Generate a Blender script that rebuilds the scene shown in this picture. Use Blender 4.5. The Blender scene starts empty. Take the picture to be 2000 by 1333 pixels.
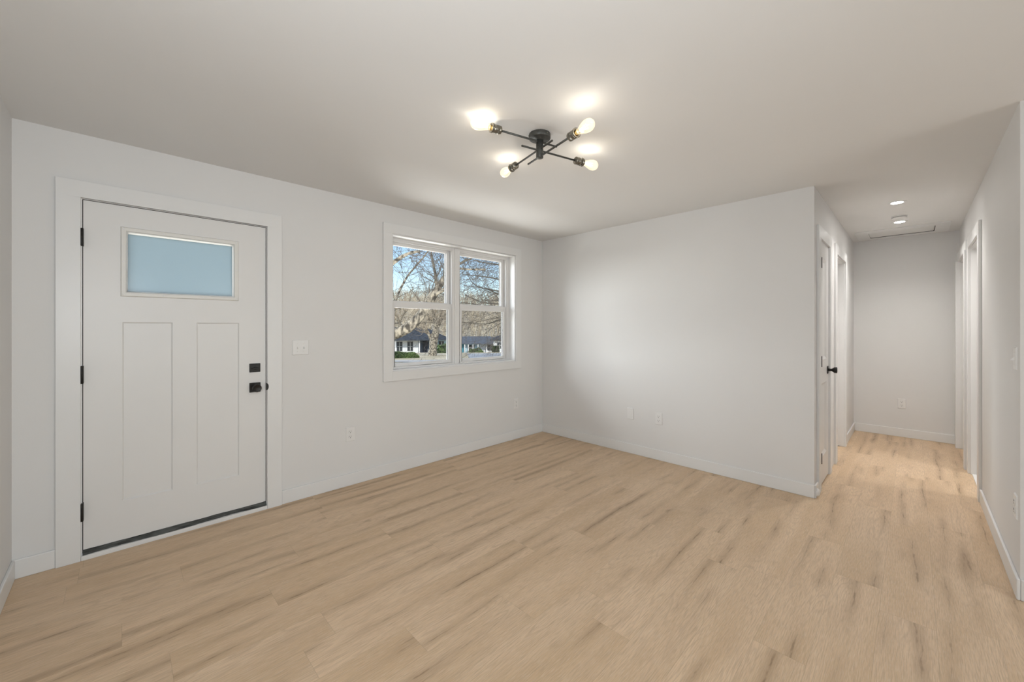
import bpy, bmesh, math, random
from mathutils import Vector, Matrix

random.seed(7)
SC = bpy.context.scene
COL = SC.collection

# ------------------------------------------------------------------ camera
H = 2.44                      # ceiling height
CAM_Z = 1.332
YAW = math.radians(45.312)    # viewing direction measured from +X
FPX = 775.0                   # focal length in pixels of a 2000 px wide frame
HOR = 640.3                   # row of the horizon
FW = Vector((math.cos(YAW), math.sin(YAW), 0))
RT = Vector((math.sin(YAW), -math.cos(YAW), 0))
cd = bpy.data.cameras.new('camera')
cam = bpy.data.objects.new('camera', cd)
COL.objects.link(cam)
cam.location = (0, 0, CAM_Z)
cam.rotation_euler = (math.radians(90), 0, YAW - math.radians(90))
cd.sensor_fit = 'HORIZONTAL'
cd.sensor_width = 36.0
cd.lens = 36.0 * FPX / 2000.0
cd.shift_y = (HOR - 666.5) / 2000.0
cd.clip_start = 0.05
cd.clip_end = 2000
SC.camera = cam

# ------------------------------------------------------------------ exposure, sky, sun, added fill lamps
SC.view_settings.view_transform = 'Standard'
SC.view_settings.look = 'None'
SC.view_settings.gamma = 1.0
SC.view_settings.use_curve_mapping = False
SC.view_settings.exposure = 0.07

world = bpy.data.worlds.new('world')
SC.world = world
world.use_nodes = True
wn = world.node_tree
wn.nodes.clear()
sky = wn.nodes.new('ShaderNodeTexSky')
sky.sky_type = 'NISHITA'
sky.sun_disc = False
sky.sun_elevation = math.radians(34)
sky.sun_rotation = math.radians(200)
sky.altitude = 200
sky.air_density = 1.0
sky.dust_density = 0.6
sky.ozone_density = 1.6
bg = wn.nodes.new('ShaderNodeBackground')
bg.inputs['Strength'].default_value = 0.17
wo = wn.nodes.new('ShaderNodeOutputWorld')
wn.links.new(sky.outputs[0], bg.inputs[0])
wn.links.new(bg.outputs[0], wo.inputs[0])


def lamp(name, kind, loc, energy, color=(1, 1, 1), direction=None, parent=None, **kw):
    ld = bpy.data.lights.new(name, kind)
    ld.energy = energy
    ld.color = color
    for k, v in kw.items():
        setattr(ld, k, v)
    o = bpy.data.objects.new(name, ld)
    COL.objects.link(o)
    if parent is not None:
        o.parent = parent
        o.location = Vector(loc) - parent.location
    else:
        o.location = loc
    if direction is not None:
        o.rotation_euler = Vector(direction).to_track_quat('-Z', 'Y').to_euler()
    return o


lamp('sun', 'SUN', (0, -20, 30), 3.0, (1.0, 0.93, 0.82), (0.45, 0.72, -0.56), angle=math.radians(0.6))
# added: broad soft sun boosting window light, unseen ground panel lighting the ceiling
lamp('added_sky_fill', 'SUN', (0, 40, 20), 4.8, (0.95, 0.98, 1.0), (0.57, -0.77, -0.20), angle=math.radians(47))
lamp('added_ground_fill', 'AREA', (2.3, 6.2, -0.38), 530, (1.0, 0.99, 0.97), (0, -0.45, 1),
     shape='RECTANGLE', size=6.0, size_y=3.0)
# added: area lamp at the unseen rear window, unseen fill lamp behind camera
lamp('added_rear_fill', 'AREA', (2.05, -3.93, 1.25), 37, (0.87, 0.95, 1.0), (0, 1, 0.22),
     shape='RECTANGLE', size=1.7, size_y=1.9)
lamp('added_camera_fill', 'AREA', (-0.25, -0.12, 1.5), 30, (0.90, 0.955, 1.0), (0.62, 0.75, 0.25), shape='DISK', size=0.6)

# ------------------------------------------------------------------ materials
MATS = {}


def principled(name, color, rough=0.5, metallic=0.0, spec=0.5, **kw):
    m = bpy.data.materials.new(name)
    m.use_nodes = True
    b = m.node_tree.nodes['Principled BSDF']
    b.inputs['Base Color'].default_value = (*color, 1)
    b.inputs['Roughness'].default_value = rough
    b.inputs['Metallic'].default_value = metallic
    b.inputs['Specular IOR Level'].default_value = spec
    for k, v in kw.items():
        b.inputs[k].default_value = v
    MATS[name] = m
    return m


def add_noise_color(m, c1, c2, scale, stretch=(1, 1, 1), detail=4, bump=0.0, bump_scale=None, ramp=(0.35, 0.65), bdist=0.01):
    nt = m.node_tree
    N, L = nt.nodes, nt.links
    b = N['Principled BSDF']
    tc = N.new('ShaderNodeTexCoord')
    mp = N.new('ShaderNodeMapping')
    mp.inputs['Scale'].default_value = stretch
    L.new(tc.outputs['Object'], mp.inputs[0])
    nz = N.new('ShaderNodeTexNoise')
    nz.inputs['Scale'].default_value = scale
    nz.inputs['Detail'].default_value = detail
    L.new(mp.outputs[0], nz.inputs['Vector'])
    cr = N.new('ShaderNodeValToRGB')
    cr.color_ramp.elements[0].position = ramp[0]
    cr.color_ramp.elements[0].color = (*c1, 1)
    cr.color_ramp.elements[1].position = ramp[1]
    cr.color_ramp.elements[1].color = (*c2, 1)
    L.new(nz.outputs['Fac'], cr.inputs[0])
    L.new(cr.outputs[0], b.inputs['Base Color'])
    if bump:
        n2 = N.new('ShaderNodeTexNoise')
        n2.inputs['Scale'].default_value = bump_scale or scale
        n2.inputs['Detail'].default_value = 3
        L.new(mp.outputs[0], n2.inputs['Vector'])
        bp = N.new('ShaderNodeBump')
        bp.inputs['Strength'].default_value = bump
        bp.inputs['Distance'].default_value = bdist
        L.new(n2.outputs['Fac'], bp.inputs['Height'])
        L.new(bp.outputs[0], b.inputs['Normal'])
    return m


WALL_C = (0.785, 0.775, 0.762)
m = principled('wall_paint', WALL_C, 0.6, spec=0.3)
add_noise_color(m, tuple(c * 0.985 for c in WALL_C), WALL_C, 1.5, bump=0.05, bump_scale=220, bdist=0.002)
CEIL_C = (0.80, 0.79, 0.775)
m = principled('ceiling_paint', CEIL_C, 0.75, spec=0.2)
add_noise_color(m, tuple(c * 0.985 for c in CEIL_C), CEIL_C, 1.2, bump=0.05, bump_scale=160, bdist=0.002)
TRIM_C = (0.815, 0.81, 0.80)
m = principled('trim_paint', TRIM_C, 0.35)
add_noise_color(m, tuple(c * 0.985 for c in TRIM_C), TRIM_C, 3)
DOOR_C = (0.80, 0.79, 0.775)
m = principled('door_paint', DOOR_C, 0.38)
add_noise_color(m, tuple(c * 0.985 for c in DOOR_C), DOOR_C, 2, bump=0.03, bump_scale=90, bdist=0.002)
m = principled('vinyl_white', (0.81, 0.80, 0.79), 0.3)
m = principled('plate_plastic', (0.82, 0.81, 0.795), 0.3)
m = principled('lite_frame_plastic', (0.80, 0.785, 0.745), 0.4)
m = principled('slot_dark', (0.03, 0.025, 0.025), 0.6)
m = principled('black_metal', (0.014, 0.013, 0.012), 0.42, metallic=0.35)
add_noise_color(m, (0.012, 0.011, 0.010), (0.022, 0.020, 0.017), 60)
m = principled('fixture_metal', (0.085, 0.085, 0.078), 0.42, metallic=0.55)
add_noise_color(m, (0.075, 0.076, 0.07), (0.10, 0.10, 0.092), 80, detail=2)
m = principled('socket_metal', (0.22, 0.205, 0.17), 0.30, metallic=0.85)
m = principled('brass_cap', (0.55, 0.40, 0.18), 0.3, metallic=1.0)
m = principled('rubber_sweep', (0.035, 0.037, 0.036), 0.8)
add_noise_color(m, (0.02, 0.021, 0.02), (0.10, 0.105, 0.10), 14, stretch=(1, 1, 6), detail=5)
m = principled('gap_shade_dark', (0.02, 0.02, 0.02), 0.9)
m = principled('bath_tile', (0.82, 0.82, 0.81), 0.3)


def emit(name, color, strength):
    m = bpy.data.materials.new(name)
    m.use_nodes = True
    N, L = m.node_tree.nodes, m.node_tree.links
    N.clear()
    e = N.new('ShaderNodeEmission')
    e.inputs[0].default_value = (*color, 1)
    e.inputs[1].default_value = strength
    o = N.new('ShaderNodeOutputMaterial')
    L.new(e.outputs[0], o.inputs[0])
    MATS[name] = m
    return m


emit('lens_glow', (1.0, 0.98, 0.95), 90.0)
emit('filament_glow', (1.0, 0.72, 0.36), 14.0)


def clear_glass(name, tint, gloss=0.06, glow=None):
    m = bpy.data.materials.new(name)
    m.use_nodes = True
    N, L = m.node_tree.nodes, m.node_tree.links
    N.clear()
    t = N.new('ShaderNodeBsdfTransparent')
    t.inputs[0].default_value = (*tint, 1)
    g = N.new('ShaderNodeBsdfGlossy')
    g.inputs['Roughness'].default_value = 0.03
    lw = N.new('ShaderNodeLayerWeight')
    lw.inputs['Blend'].default_value = 0.25
    mm = N.new('ShaderNodeMath')
    mm.operation = 'MULTIPLY'
    mm.inputs[1].default_value = gloss * 4
    L.new(lw.outputs['Fresnel'], mm.inputs[0])
    mx = N.new('ShaderNodeMixShader')
    L.new(mm.outputs[0], mx.inputs[0])
    L.new(t.outputs[0], mx.inputs[1])
    L.new(g.outputs[0], mx.inputs[2])
    out = mx
    if glow:
        e = N.new('ShaderNodeEmission')
        e.inputs[0].default_value = (*glow[0], 1)
        e.inputs[1].default_value = glow[1]
        ad = N.new('ShaderNodeAddShader')
        L.new(mx.outputs[0], ad.inputs[0])
        L.new(e.outputs[0], ad.inputs[1])
        out = ad
    o = N.new('ShaderNodeOutputMaterial')
    L.new(out.outputs[0], o.inputs[0])
    MATS[name] = m
    return m


clear_glass('window_glass', (0.97, 0.98, 0.98), 0.04)
clear_glass('bulb_glass', (1.0, 0.965, 0.89), 0.10, ((1.0, 0.88, 0.64), 0.42))

# frosted lite of the front door
m = bpy.data.materials.new('frosted_glass')
m.use_nodes = True
N, L = m.node_tree.nodes, m.node_tree.links
N.clear()
tr = N.new('ShaderNodeBsdfTranslucent')
tr.inputs[0].default_value = (0.47, 0.55, 0.585, 1)
df = N.new('ShaderNodeBsdfDiffuse')
df.inputs[0].default_value = (0.33, 0.40, 0.44, 1)
gl = N.new('ShaderNodeBsdfGlossy')
gl.inputs['Roughness'].default_value = 0.25
mx1 = N.new('ShaderNodeMixShader')
mx1.inputs[0].default_value = 0.35
mx2 = N.new('ShaderNodeMixShader')
mx2.inputs[0].default_value = 0.05
L.new(tr.outputs[0], mx1.inputs[1])
L.new(df.outputs[0], mx1.inputs[2])
L.new(mx1.outputs[0], mx2.inputs[1])
L.new(gl.outputs[0], mx2.inputs[2])
tc = N.new('ShaderNodeTexCoord')
mp = N.new('ShaderNodeMapping')
mp.inputs['Scale'].default_value = (3, 1, 30)
nz = N.new('ShaderNodeTexNoise')
nz.inputs['Scale'].default_value = 4
bp = N.new('ShaderNodeBump')
bp.inputs['Strength'].default_value = 0.25
L.new(tc.outputs['Object'], mp.inputs[0])
L.new(mp.outputs[0], nz.inputs['Vector'])
L.new(nz.outputs['Fac'], bp.inputs['Height'])
L.new(bp.outputs[0], gl.inputs['Normal'])
o = N.new('ShaderNodeOutputMaterial')
L.new(mx2.outputs[0], o.inputs[0])
MATS['frosted_glass'] = m

# backlit glazing bead
m = bpy.data.materials.new('glazing_bead')
m.use_nodes = True
N, L = m.node_tree.nodes, m.node_tree.links
N.clear()
tr = N.new('ShaderNodeBsdfTranslucent')
tr.inputs[0].default_value = (1.0, 1.0, 0.98, 1)
df = N.new('ShaderNodeBsdfDiffuse')
df.inputs[0].default_value = (0.9, 0.9, 0.88, 1)
mx1 = N.new('ShaderNodeMixShader')
mx1.inputs[0].default_value = 0.12
L.new(tr.outputs[0], mx1.inputs[1])
L.new(df.outputs[0], mx1.inputs[2])
o = N.new('ShaderNodeOutputMaterial')
L.new(mx1.outputs[0], o.inputs[0])
MATS['glazing_bead'] = m


# oak plank floor -------------------------------------------------------------
def floor_material():
    m = bpy.data.materials.new('oak_plank_floor')
    m.use_nodes = True
    N, L = m.node_tree.nodes, m.node_tree.links
    b = N['Principled BSDF']

    def math_(op, a, b_=None, c=None, clamp=False):
        n = N.new('ShaderNodeMath')
        n.operation = op
        n.use_clamp = clamp
        for i, v in enumerate((a, b_, c)):
            if v is None:
                continue
            if isinstance(v, (int, float)):
                n.inputs[i].default_value = v
            else:
                L.new(v, n.inputs[i])
        return n.outputs[0]

    def comb(x, y, z=0.0):
        n = N.new('ShaderNodeCombineXYZ')
        for i, v in enumerate((x, y, z)):
            if isinstance(v, (int, float)):
                n.inputs[i].default_value = v
            else:
                L.new(v, n.inputs[i])
        return n.outputs[0]

    def noise(vec, scale, detail=3, rough=0.5, dist=0.0):
        n = N.new('ShaderNodeTexNoise')
        n.inputs['Scale'].default_value = scale
        n.inputs['Detail'].default_value = detail
        n.inputs['Roughness'].default_value = rough
        n.inputs['Distortion'].default_value = dist
        L.new(vec, n.inputs['Vector'])
        return n.outputs['Fac']

    def mixc(fac, a, c, blend='MIX'):
        n = N.new('ShaderNodeMix')
        n.data_type = 'RGBA'
        n.blend_type = blend
        if isinstance(fac, (int, float)):
            n.inputs[0].default_value = fac
        else:
            L.new(fac, n.inputs[0])
        for i, v in ((6, a), (7, c)):
            if isinstance(v, tuple):
                n.inputs[i].default_value = (*v, 1)
            else:
                L.new(v, n.inputs[i])
        return n.outputs[2]

    def smooth(v, lo, hi):
        n = N.new('ShaderNodeMapRange')
        n.interpolation_type = 'SMOOTHSTEP'
        n.inputs['From Min'].default_value = lo
        n.inputs['From Max'].default_value = hi
        L.new(v, n.inputs['Value'])
        return n.outputs[0]

    tc = N.new('ShaderNodeTexCoord')
    sp = N.new('ShaderNodeSeparateXYZ')
    L.new(tc.outputs['Object'], sp.inputs[0])
    X, Y = sp.outputs[0], sp.outputs[1]
    PW, PL = 0.184, 1.22
    v = math_('DIVIDE', math_('ADD', Y, 0.072), PW)
    row = math_('FLOOR', v)
    w1 = N.new('ShaderNodeTexWhiteNoise')
    w1.noise_dimensions = '1D'
    L.new(row, w1.inputs['W'])
    u = math_('ADD', math_('DIVIDE', X, PL), math_('MULTIPLY', w1.outputs['Value'], 5.0))
    colm = math_('FLOOR', u)
    w2 = N.new('ShaderNodeTexWhiteNoise')
    w2.noise_dimensions = '2D'
    L.new(comb(row, colm), w2.inputs['Vector'])
    rs = N.new('ShaderNodeSeparateColor')
    L.new(w2.outputs['Color'], rs.inputs[0])
    r1, r2, r3 = rs.outputs[0], rs.outputs[1], rs.outputs[2]
    ox = math_('MULTIPLY', r1, 37.0)
    oy = math_('MULTIPLY', r2, 23.0)
    gx, gy = math_('ADD', X, ox), math_('ADD', Y, oy)
    # tone
    low = noise(comb(math_('MULTIPLY', gx, 0.9), math_('MULTIPLY', gy, 5.0)), 1.0, 3, 0.55, 0.3)
    col = mixc(smooth(low, 0.3, 0.7), (0.635, 0.452, 0.280), (0.77, 0.575, 0.388))
    tone = math_('ADD', math_('MULTIPLY', r3, 0.05), 0.975)
    # fine grain
    fine = noise(comb(math_('MULTIPLY', gx, 13.0), math_('MULTIPLY', gy, 250.0)), 1.0, 3, 0.6)
    col = mixc(math_('MULTIPLY', smooth(fine, 0.40, 0.68), 0.52), col, (0.47, 0.335, 0.22))
    fine2 = noise(comb(math_('MULTIPLY', gx, 22.0), math_('MULTIPLY', gy, 330.0), 3.0), 1.0, 2, 0.5)
    col = mixc(math_('MULTIPLY', smooth(fine2, 0.46, 0.72), 0.34), col, (0.80, 0.67, 0.53))
    # cathedral figure: contour lines of a slowly varying stretched field
    fld = noise(comb(math_('MULTIPLY', gx, 0.75), math_('MULTIPLY', gy, 7.0), 5.0), 1.0, 2, 0.5, 0.4)
    ring = math_('ABSOLUTE', math_('SUBTRACT', math_('FRACT', math_('MULTIPLY', fld, 26.0)), 0.5))
    ringm = math_('MULTIPLY', smooth(ring, 0.28, 0.5), smooth(low, 0.44, 0.62))
    col = mixc(math_('MULTIPLY', ringm, 0.34), col, (0.48, 0.34, 0.225))
    # brown mineral streaks: thin lines that wander along each board
    yl = math_('MULTIPLY', math_('SUBTRACT', math_('FRACT', v), 0.5), PW)
    rag = noise(comb(math_('MULTIPLY', gx, 16.0), math_('MULTIPLY', gy, 60.0), 21.0), 1.0, 3, 0.6)
    yj = math_('ADD', yl, math_('MULTIPLY', math_('SUBTRACT', rag, 0.5), 0.016))
    brk = smooth(noise(comb(math_('MULTIPLY', gx, 8.0), math_('MULTIPLY', gy, 22.0), 44.0), 1.0, 3, 0.6), 0.40, 0.62)
    for q in range(3):
        path = noise(comb(math_('MULTIPLY', gx, 0.9 + 0.3 * q), math_('ADD', math_('MULTIPLY', r1, 91.0), 13.0 * q), 4.0 + q), 1.0, 2, 0.55)
        yc = math_('ADD', math_('MULTIPLY', math_('SUBTRACT', path, 0.5), 0.10), math_('MULTIPLY', math_('SUBTRACT', (r1, r2, r3)[q], 0.5), 0.15))
        dd = math_('ABSOLUTE', math_('SUBTRACT', yj, yc))
        mn = noise(comb(math_('MULTIPLY', gx, 1.05 + 0.35 * q), math_('MULTIPLY', r2, 57.0), 30.0 + 7 * q), 1.0, 2, 0.5)
        mk = smooth(mn, 0.43 + 0.02 * q, 0.64 + 0.02 * q)
        wid = math_('ADD', math_('MULTIPLY', mk, 0.0042), 0.0008)
        core = math_('MULTIPLY', math_('SUBTRACT', 1.0, smooth(math_('DIVIDE', dd, wid), 0.25, 1.0)), mk)
        halo_ = math_('MULTIPLY', math_('SUBTRACT', 1.0, smooth(dd, 0.0, 0.038)), mk)
        col = mixc(math_('MULTIPLY', halo_, 0.56), col, (0.41, 0.28, 0.175))
        col = mixc(math_('MULTIPLY', math_('MULTIPLY', core, brk), 0.62), col, (0.20, 0.13, 0.072))
    # knots
    vo = N.new('ShaderNodeTexVoronoi')
    vo.feature = 'F1'
    vo.inputs['Scale'].default_value = 1.0
    vo.inputs['Randomness'].default_value = 1.0
    L.new(comb(math_('MULTIPLY', gx, 1.25), math_('MULTIPLY', gy, 3.3), 2.0), vo.inputs['Vector'])
    jit = noise(comb(math_('MULTIPLY', gx, 14.0), math_('MULTIPLY', gy, 40.0), 4.0), 1.0, 2, 0.5)
    kd = math_('ADD', vo.outputs['Distance'], math_('MULTIPLY', math_('SUBTRACT', jit, 0.5), 0.12))
    kn = math_('SUBTRACT', 1.0, smooth(kd, 0.0, 0.07))
    col = mixc(math_('MULTIPLY', kn, 0.6), col, (0.28, 0.185, 0.11))
    halo = math_('SUBTRACT', 1.0, smooth(kd, 0.05, 0.26))
    col = mixc(math_('MULTIPLY', halo, 0.16), col, (0.43, 0.30, 0.195))
    tn = N.new('ShaderNodeCombineColor')
    for i in range(3):
        L.new(tone, tn.inputs[i])
    col = mixc(1.0, col, tn.outputs[0], 'MULTIPLY')
    # seams
    fv = math_('FRACT', v)
    ev = math_('MULTIPLY', math_('MINIMUM', fv, math_('SUBTRACT', 1.0, fv)), PW)
    fu = math_('FRACT', u)
    eu = math_('MULTIPLY', math_('MINIMUM', fu, math_('SUBTRACT', 1.0, fu)), PL)
    ed = math_('MINIMUM', ev, eu)
    seam = math_('SUBTRACT', 1.0, smooth(ed, 0.0003, 0.0016))
    col = mixc(math_('MULTIPLY', seam, 0.22), col, (0.22, 0.15, 0.09))
    L.new(col, b.inputs['Base Color'])
    b.inputs['Specular IOR Level'].default_value = 0.35
    rg = math_('ADD', math_('MULTIPLY', fine, 0.12), 0.42)
    L.new(rg, b.inputs['Roughness'])
    bp = N.new('ShaderNodeBump')
    bp.inputs['Strength'].default_value = 0.12
    bp.inputs['Distance'].default_value = 0.002
    L.new(math_('SUBTRACT', fine, math_('MULTIPLY', seam, 1.0)), bp.inputs['Height'])
    L.new(bp.outputs[0], b.inputs['Normal'])
    MATS['oak_plank_floor'] = m


floor_material()

# outdoors
m = principled('bark_pale', (0.42, 0.35, 0.27), 0.9)
add_noise_color(m, (0.06, 0.052, 0.042), (0.40, 0.355, 0.28), 11, stretch=(1, 1, 0.6), detail=8, ramp=(0.40, 0.60), bump=0.6, bump_scale=16, bdist=0.05)
m = principled('bark_grey', (0.25, 0.21, 0.17), 0.9)
add_noise_color(m, (0.05, 0.045, 0.038), (0.20, 0.18, 0.145), 9, detail=5, bump=0.5, bump_scale=9, bdist=0.05)
m = principled('twig_brown', (0.115, 0.10, 0.085), 0.9)
m = principled('twig_pale', (0.36, 0.30, 0.23), 0.9)
m = principled('wood_far', (0.33, 0.27, 0.19), 0.95)
add_noise_color(m, (0.24, 0.205, 0.15), (0.66, 0.58, 0.45), 0.35, detail=5)
m = principled('hill_leaf_litter', (0.30, 0.24, 0.16), 0.95)
add_noise_color(m, (0.17, 0.145, 0.105), (0.72, 0.64, 0.48), 1.1, stretch=(1, 1, 0.25), detail=8, ramp=(0.40, 0.60))
m = principled('winter_lawn', (0.50, 0.43, 0.30), 0.95)
add_noise_color(m, (0.36, 0.31, 0.19), (0.62, 0.54, 0.40), 0.6, detail=8)
m = principled('asphalt_grey', (0.33, 0.35, 0.38), 0.9)
add_noise_color(m, (0.26, 0.28, 0.31), (0.42, 0.44, 0.46), 0.8, detail=6)
m = principled('leaf_green', (0.07, 0.12, 0.035), 0.7)
add_noise_color(m, (0.03, 0.06, 0.02), (0.14, 0.21, 0.07), 1.4, detail=4)
m = principled('leaf_dark', (0.035, 0.065, 0.03), 0.7)
add_noise_color(m, (0.018, 0.035, 0.018), (0.07, 0.11, 0.05), 1.4, detail=4)
m = principled('siding_white', (0.74, 0.77, 0.80), 0.7)
add_noise_color(m, (0.70, 0.73, 0.76), (0.78, 0.80, 0.82), 0.6)
m = principled('siding_blue', (0.42, 0.58, 0.68), 0.7)
add_noise_color(m, (0.38, 0.54, 0.64), (0.46, 0.62, 0.71), 0.6)
m = principled('shingle_dark', (0.07, 0.085, 0.11), 0.85)
add_noise_color(m, (0.022, 0.028, 0.038), (0.06, 0.072, 0.09), 2.5, detail=6)
m = principled('shingle_grey', (0.16, 0.19, 0.23), 0.85)
add_noise_color(m, (0.06, 0.075, 0.10), (0.13, 0.15, 0.18), 2.5, detail=6)
m = principled('pane_dark', (0.03, 0.04, 0.05), 0.15)
m = principled('teal_paint', (0.06, 0.24, 0.32), 0.6)
m = principled('post_white', (0.80, 0.81, 0.82), 0.6)
m = principled('shutter_dark', (0.05, 0.055, 0.07), 0.6)
m = principled('painted_porch_shade', (0.13, 0.16, 0.20), 0.7)  # shade of the recessed porch put into the wall colour
m = principled('porch_concrete', (0.45, 0.44, 0.42), 0.9)


# ------------------------------------------------------------------ mesh helpers
class MB:
    """collects shapes (world coordinates) and links them as ONE mesh object"""

    def __init__(self):
        self.v, self.f, self.smooth = [], [], []

    def add(self, verts, faces, smooth=False):
        n = len(self.v)
        self.v += [tuple(p) for p in verts]
        self.f += [tuple(i + n for i in f) for f in faces]
        self.smooth += [smooth] * len(faces)
        return self

    def box(self, x0, x1, y0, y1, z0, z1):
        x0, x1 = min(x0, x1), max(x0, x1)
        y0, y1 = min(y0, y1), max(y0, y1)
        z0, z1 = min(z0, z1), max(z0, z1)
        vs = [(x0, y0, z0), (x1, y0, z0), (x1, y1, z0), (x0, y1, z0),
              (x0, y0, z1), (x1, y0, z1), (x1, y1, z1), (x0, y1, z1)]
        fs = [(0, 3, 2, 1), (4, 5, 6, 7), (0, 1, 5, 4), (1, 2, 6, 5), (2, 3, 7, 6), (3, 0, 4, 7)]
        return self.add(vs, fs)

    def lathe(self, origin, axis, prof, seg=24, smooth=True, caps=True):
        """prof: list of (distance along axis, radius)"""
        o = Vector(origin)
        ax = Vector(axis).normalized()
        up = Vector((0, 0, 1)) if abs(ax.z) < 0.9 else Vector((1, 0, 0))
        e1 = ax.cross(up).normalized()
        e2 = ax.cross(e1).normalized()
        vs, fs = [], []
        for t, r in prof:
            for k in range(seg):
                a = 2 * math.pi * k / seg
                vs.append(o + ax * t + (e1 * math.cos(a) + e2 * math.sin(a)) * max(r, 1e-5))
        for i in range(len(prof) - 1):
            for k in range(seg):
                k2 = (k + 1) % seg
                fs.append((i * seg + k, (i + 1) * seg + k, (i + 1) * seg + k2, i * seg + k2))
        if caps and prof[0][1] > 1e-4:
            fs.append(tuple(range(seg)))
        if caps and prof[-1][1] > 1e-4:
            fs.append(tuple(reversed(range((len(prof) - 1) * seg, len(prof) * seg))))
        return self.add(vs, fs, smooth)

    def tube(self, pts, radii, seg=6, smooth=True):
        pts = [Vector(p) for p in pts]
        vs, fs = [], []
        prev = None
        for i, p in enumerate(pts):
            if i == 0:
                d = pts[1] - pts[0]
            elif i == len(pts) - 1:
                d = pts[-1] - pts[-2]
            else:
                d = pts[i + 1] - pts[i - 1]
            d = d.normalized()
            if prev is None:
                up = Vector((0, 0, 1)) if abs(d.z) < 0.9 else Vector((1, 0, 0))
                e1 = d.cross(up).normalized()
            else:
                e1 = (prev - d * prev.dot(d)).normalized()
            prev = e1
            e2 = d.cross(e1)
            r = radii[i] if isinstance(radii, (list, tuple)) else radii
            for k in range(seg):
                a = 2 * math.pi * k / seg
                vs.append(p + (e1 * math.cos(a) + e2 * math.sin(a)) * r)
        for i in range(len(pts) - 1):
            for k in range(seg):
                k2 = (k + 1) % seg
                fs.append((i * seg + k, i * seg + k2, (i + 1) * seg + k2, (i + 1) * seg + k))
        fs.append(tuple(reversed(range(seg))))
        fs.append(tuple(range((len(pts) - 1) * seg, len(pts) * seg)))
        return self.add(vs, fs, smooth)

    def build(self, name, mat, parent=None, bevel=0.0, bseg=2, off=None):
        me = bpy.data.meshes.new(name)
        o = bpy.data.objects.new(name, me)
        COL.objects.link(o)
        base = Vector((0, 0, 0))
        if parent is not None:
            o.parent = parent
            q = parent
            while q is not None:
                base += q.location
                q = q.parent
        if off is not None:
            base += Vector(off)
            o.location = off
        me.from_pydata([tuple(Vector(p) - base) for p in self.v], [], self.f)
        me.polygons.foreach_set('use_smooth', self.smooth)
        me.materials.append(MATS[mat] if isinstance(mat, str) else mat)
        me.update()
        if bevel:
            bm = bmesh.new()
            bm.from_mesh(me)
            bmesh.ops.remove_doubles(bm, verts=bm.verts, dist=1e-6)
            ed = [e for e in bm.edges if len(e.link_faces) == 2 and e.calc_face_angle(0) > 0.6]
            bmesh.ops.bevel(bm, geom=ed, offset=bevel, segments=bseg, affect='EDGES', profile=0.5, clamp_overlap=True)
            bm.to_mesh(me)
            bm.free()
            me.update()
        return o


def tag(o, label=None, cat=None, group=None, kind=None):
    if label:
        o['label'] = label
    if cat:
        o['category'] = cat
    if group:
        o['group'] = group
    if kind:
        o['kind'] = kind
    return o


def empty(name, loc, label=None, cat=None, group=None, kind=None, rz=0.0):
    o = bpy.data.objects.new(name, None)
    o.empty_display_size = 0.1
    COL.objects.link(o)
    o.location = loc
    o.rotation_euler = (0, 0, rz)
    return tag(o, label, cat, group, kind)


def struct(name, mb, mat, label, cat, bevel=0.0):
    return tag(mb.build(name, mat, bevel=bevel), label, cat, None, 'structure')


def copy_tree(o, parent=None):
    c = o.copy()
    COL.objects.link(c)
    if parent is not None:
        c.parent = parent
    for ch in list(o.children):
        copy_tree(ch, c)
    return c


# ------------------------------------------------------------------ room shell
XL, XB, YA = -0.405, 3.857, 3.348        # left wall, blank wall, door-and-window wall
YH, YR, XE = 0.543, -0.368, 6.78         # hall left wall, right wall, hall end wall
XR = 3.132                               # near end of the right wall
YK = -4.0                                # rear wall
T = 0.12
TA = 0.20


def panel_x(mb, y0, y1, x0, x1, z0, z1, holes):
    """wall running along x with rectangular holes (hx0,hx1,hz0,hz1)"""
    xs = sorted({x0, x1, *[h[0] for h in holes], *[h[1] for h in holes]})
    for a, b in zip(xs, xs[1:]):
        zz = [(h[2], h[3]) for h in holes if h[0] <= a + 1e-6 and h[1] >= b - 1e-6]
        z = z0
        for h0, h1 in sorted(zz):
            if h0 > z + 1e-6:
                mb.box(a, b, y0, y1, z, h0)
            z = h1
        if z < z1 - 1e-6:
            mb.box(a, b, y0, y1, z, z1)
    return mb


fl = MB()
fl.box(XL - 0.2, XE + 0.2, YK - 0.2, YA + TA, -0.2, 0.0)
struct('floor', fl, 'oak_plank_floor', 'light oak plank floor running through room and hall', 'floor')

HX0, HX1, HY0, HY1 = 6.235, 6.575, -0.17, 0.37     # attic hatch opening
ce = MB()
cx0, cx1, cy0, cy1 = XL - 0.2, XE + 0.2, YK - 0.2, YA + TA
ce.box(cx0, cx1, cy0, cy1, H, H + 0.16)
struct('ceiling', ce, 'ceiling_paint', 'flat off-white painted ceiling', 'ceiling')

# front door opening and window opening in the left-hand wall
DX0, DX1, DZ1 = -0.165, 0.783, 2.085
WX0, WX1, WZ0, WZ1 = 1.767, 3.364, 0.932, 2.192
struct('wall_left', panel_x(MB(), YA, YA + TA, XL - 0.2, XB + T, 0, H, [(DX0, DX1, 0, DZ1), (WX0, WX1, WZ0, WZ1)]),
       'wall_paint', 'off-white wall with the front door and the window', 'wall')
struct('wall_near_left', MB().box(XL - 0.2, XL, YK, YA, 0, H), 'wall_paint', 'off-white wall at the left picture edge', 'wall')
struct('wall_far', MB().box(XB, XB + T, YH + T, YA, 0, H), 'wall_paint', 'blank off-white wall facing the room beside the hall', 'wall')

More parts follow.
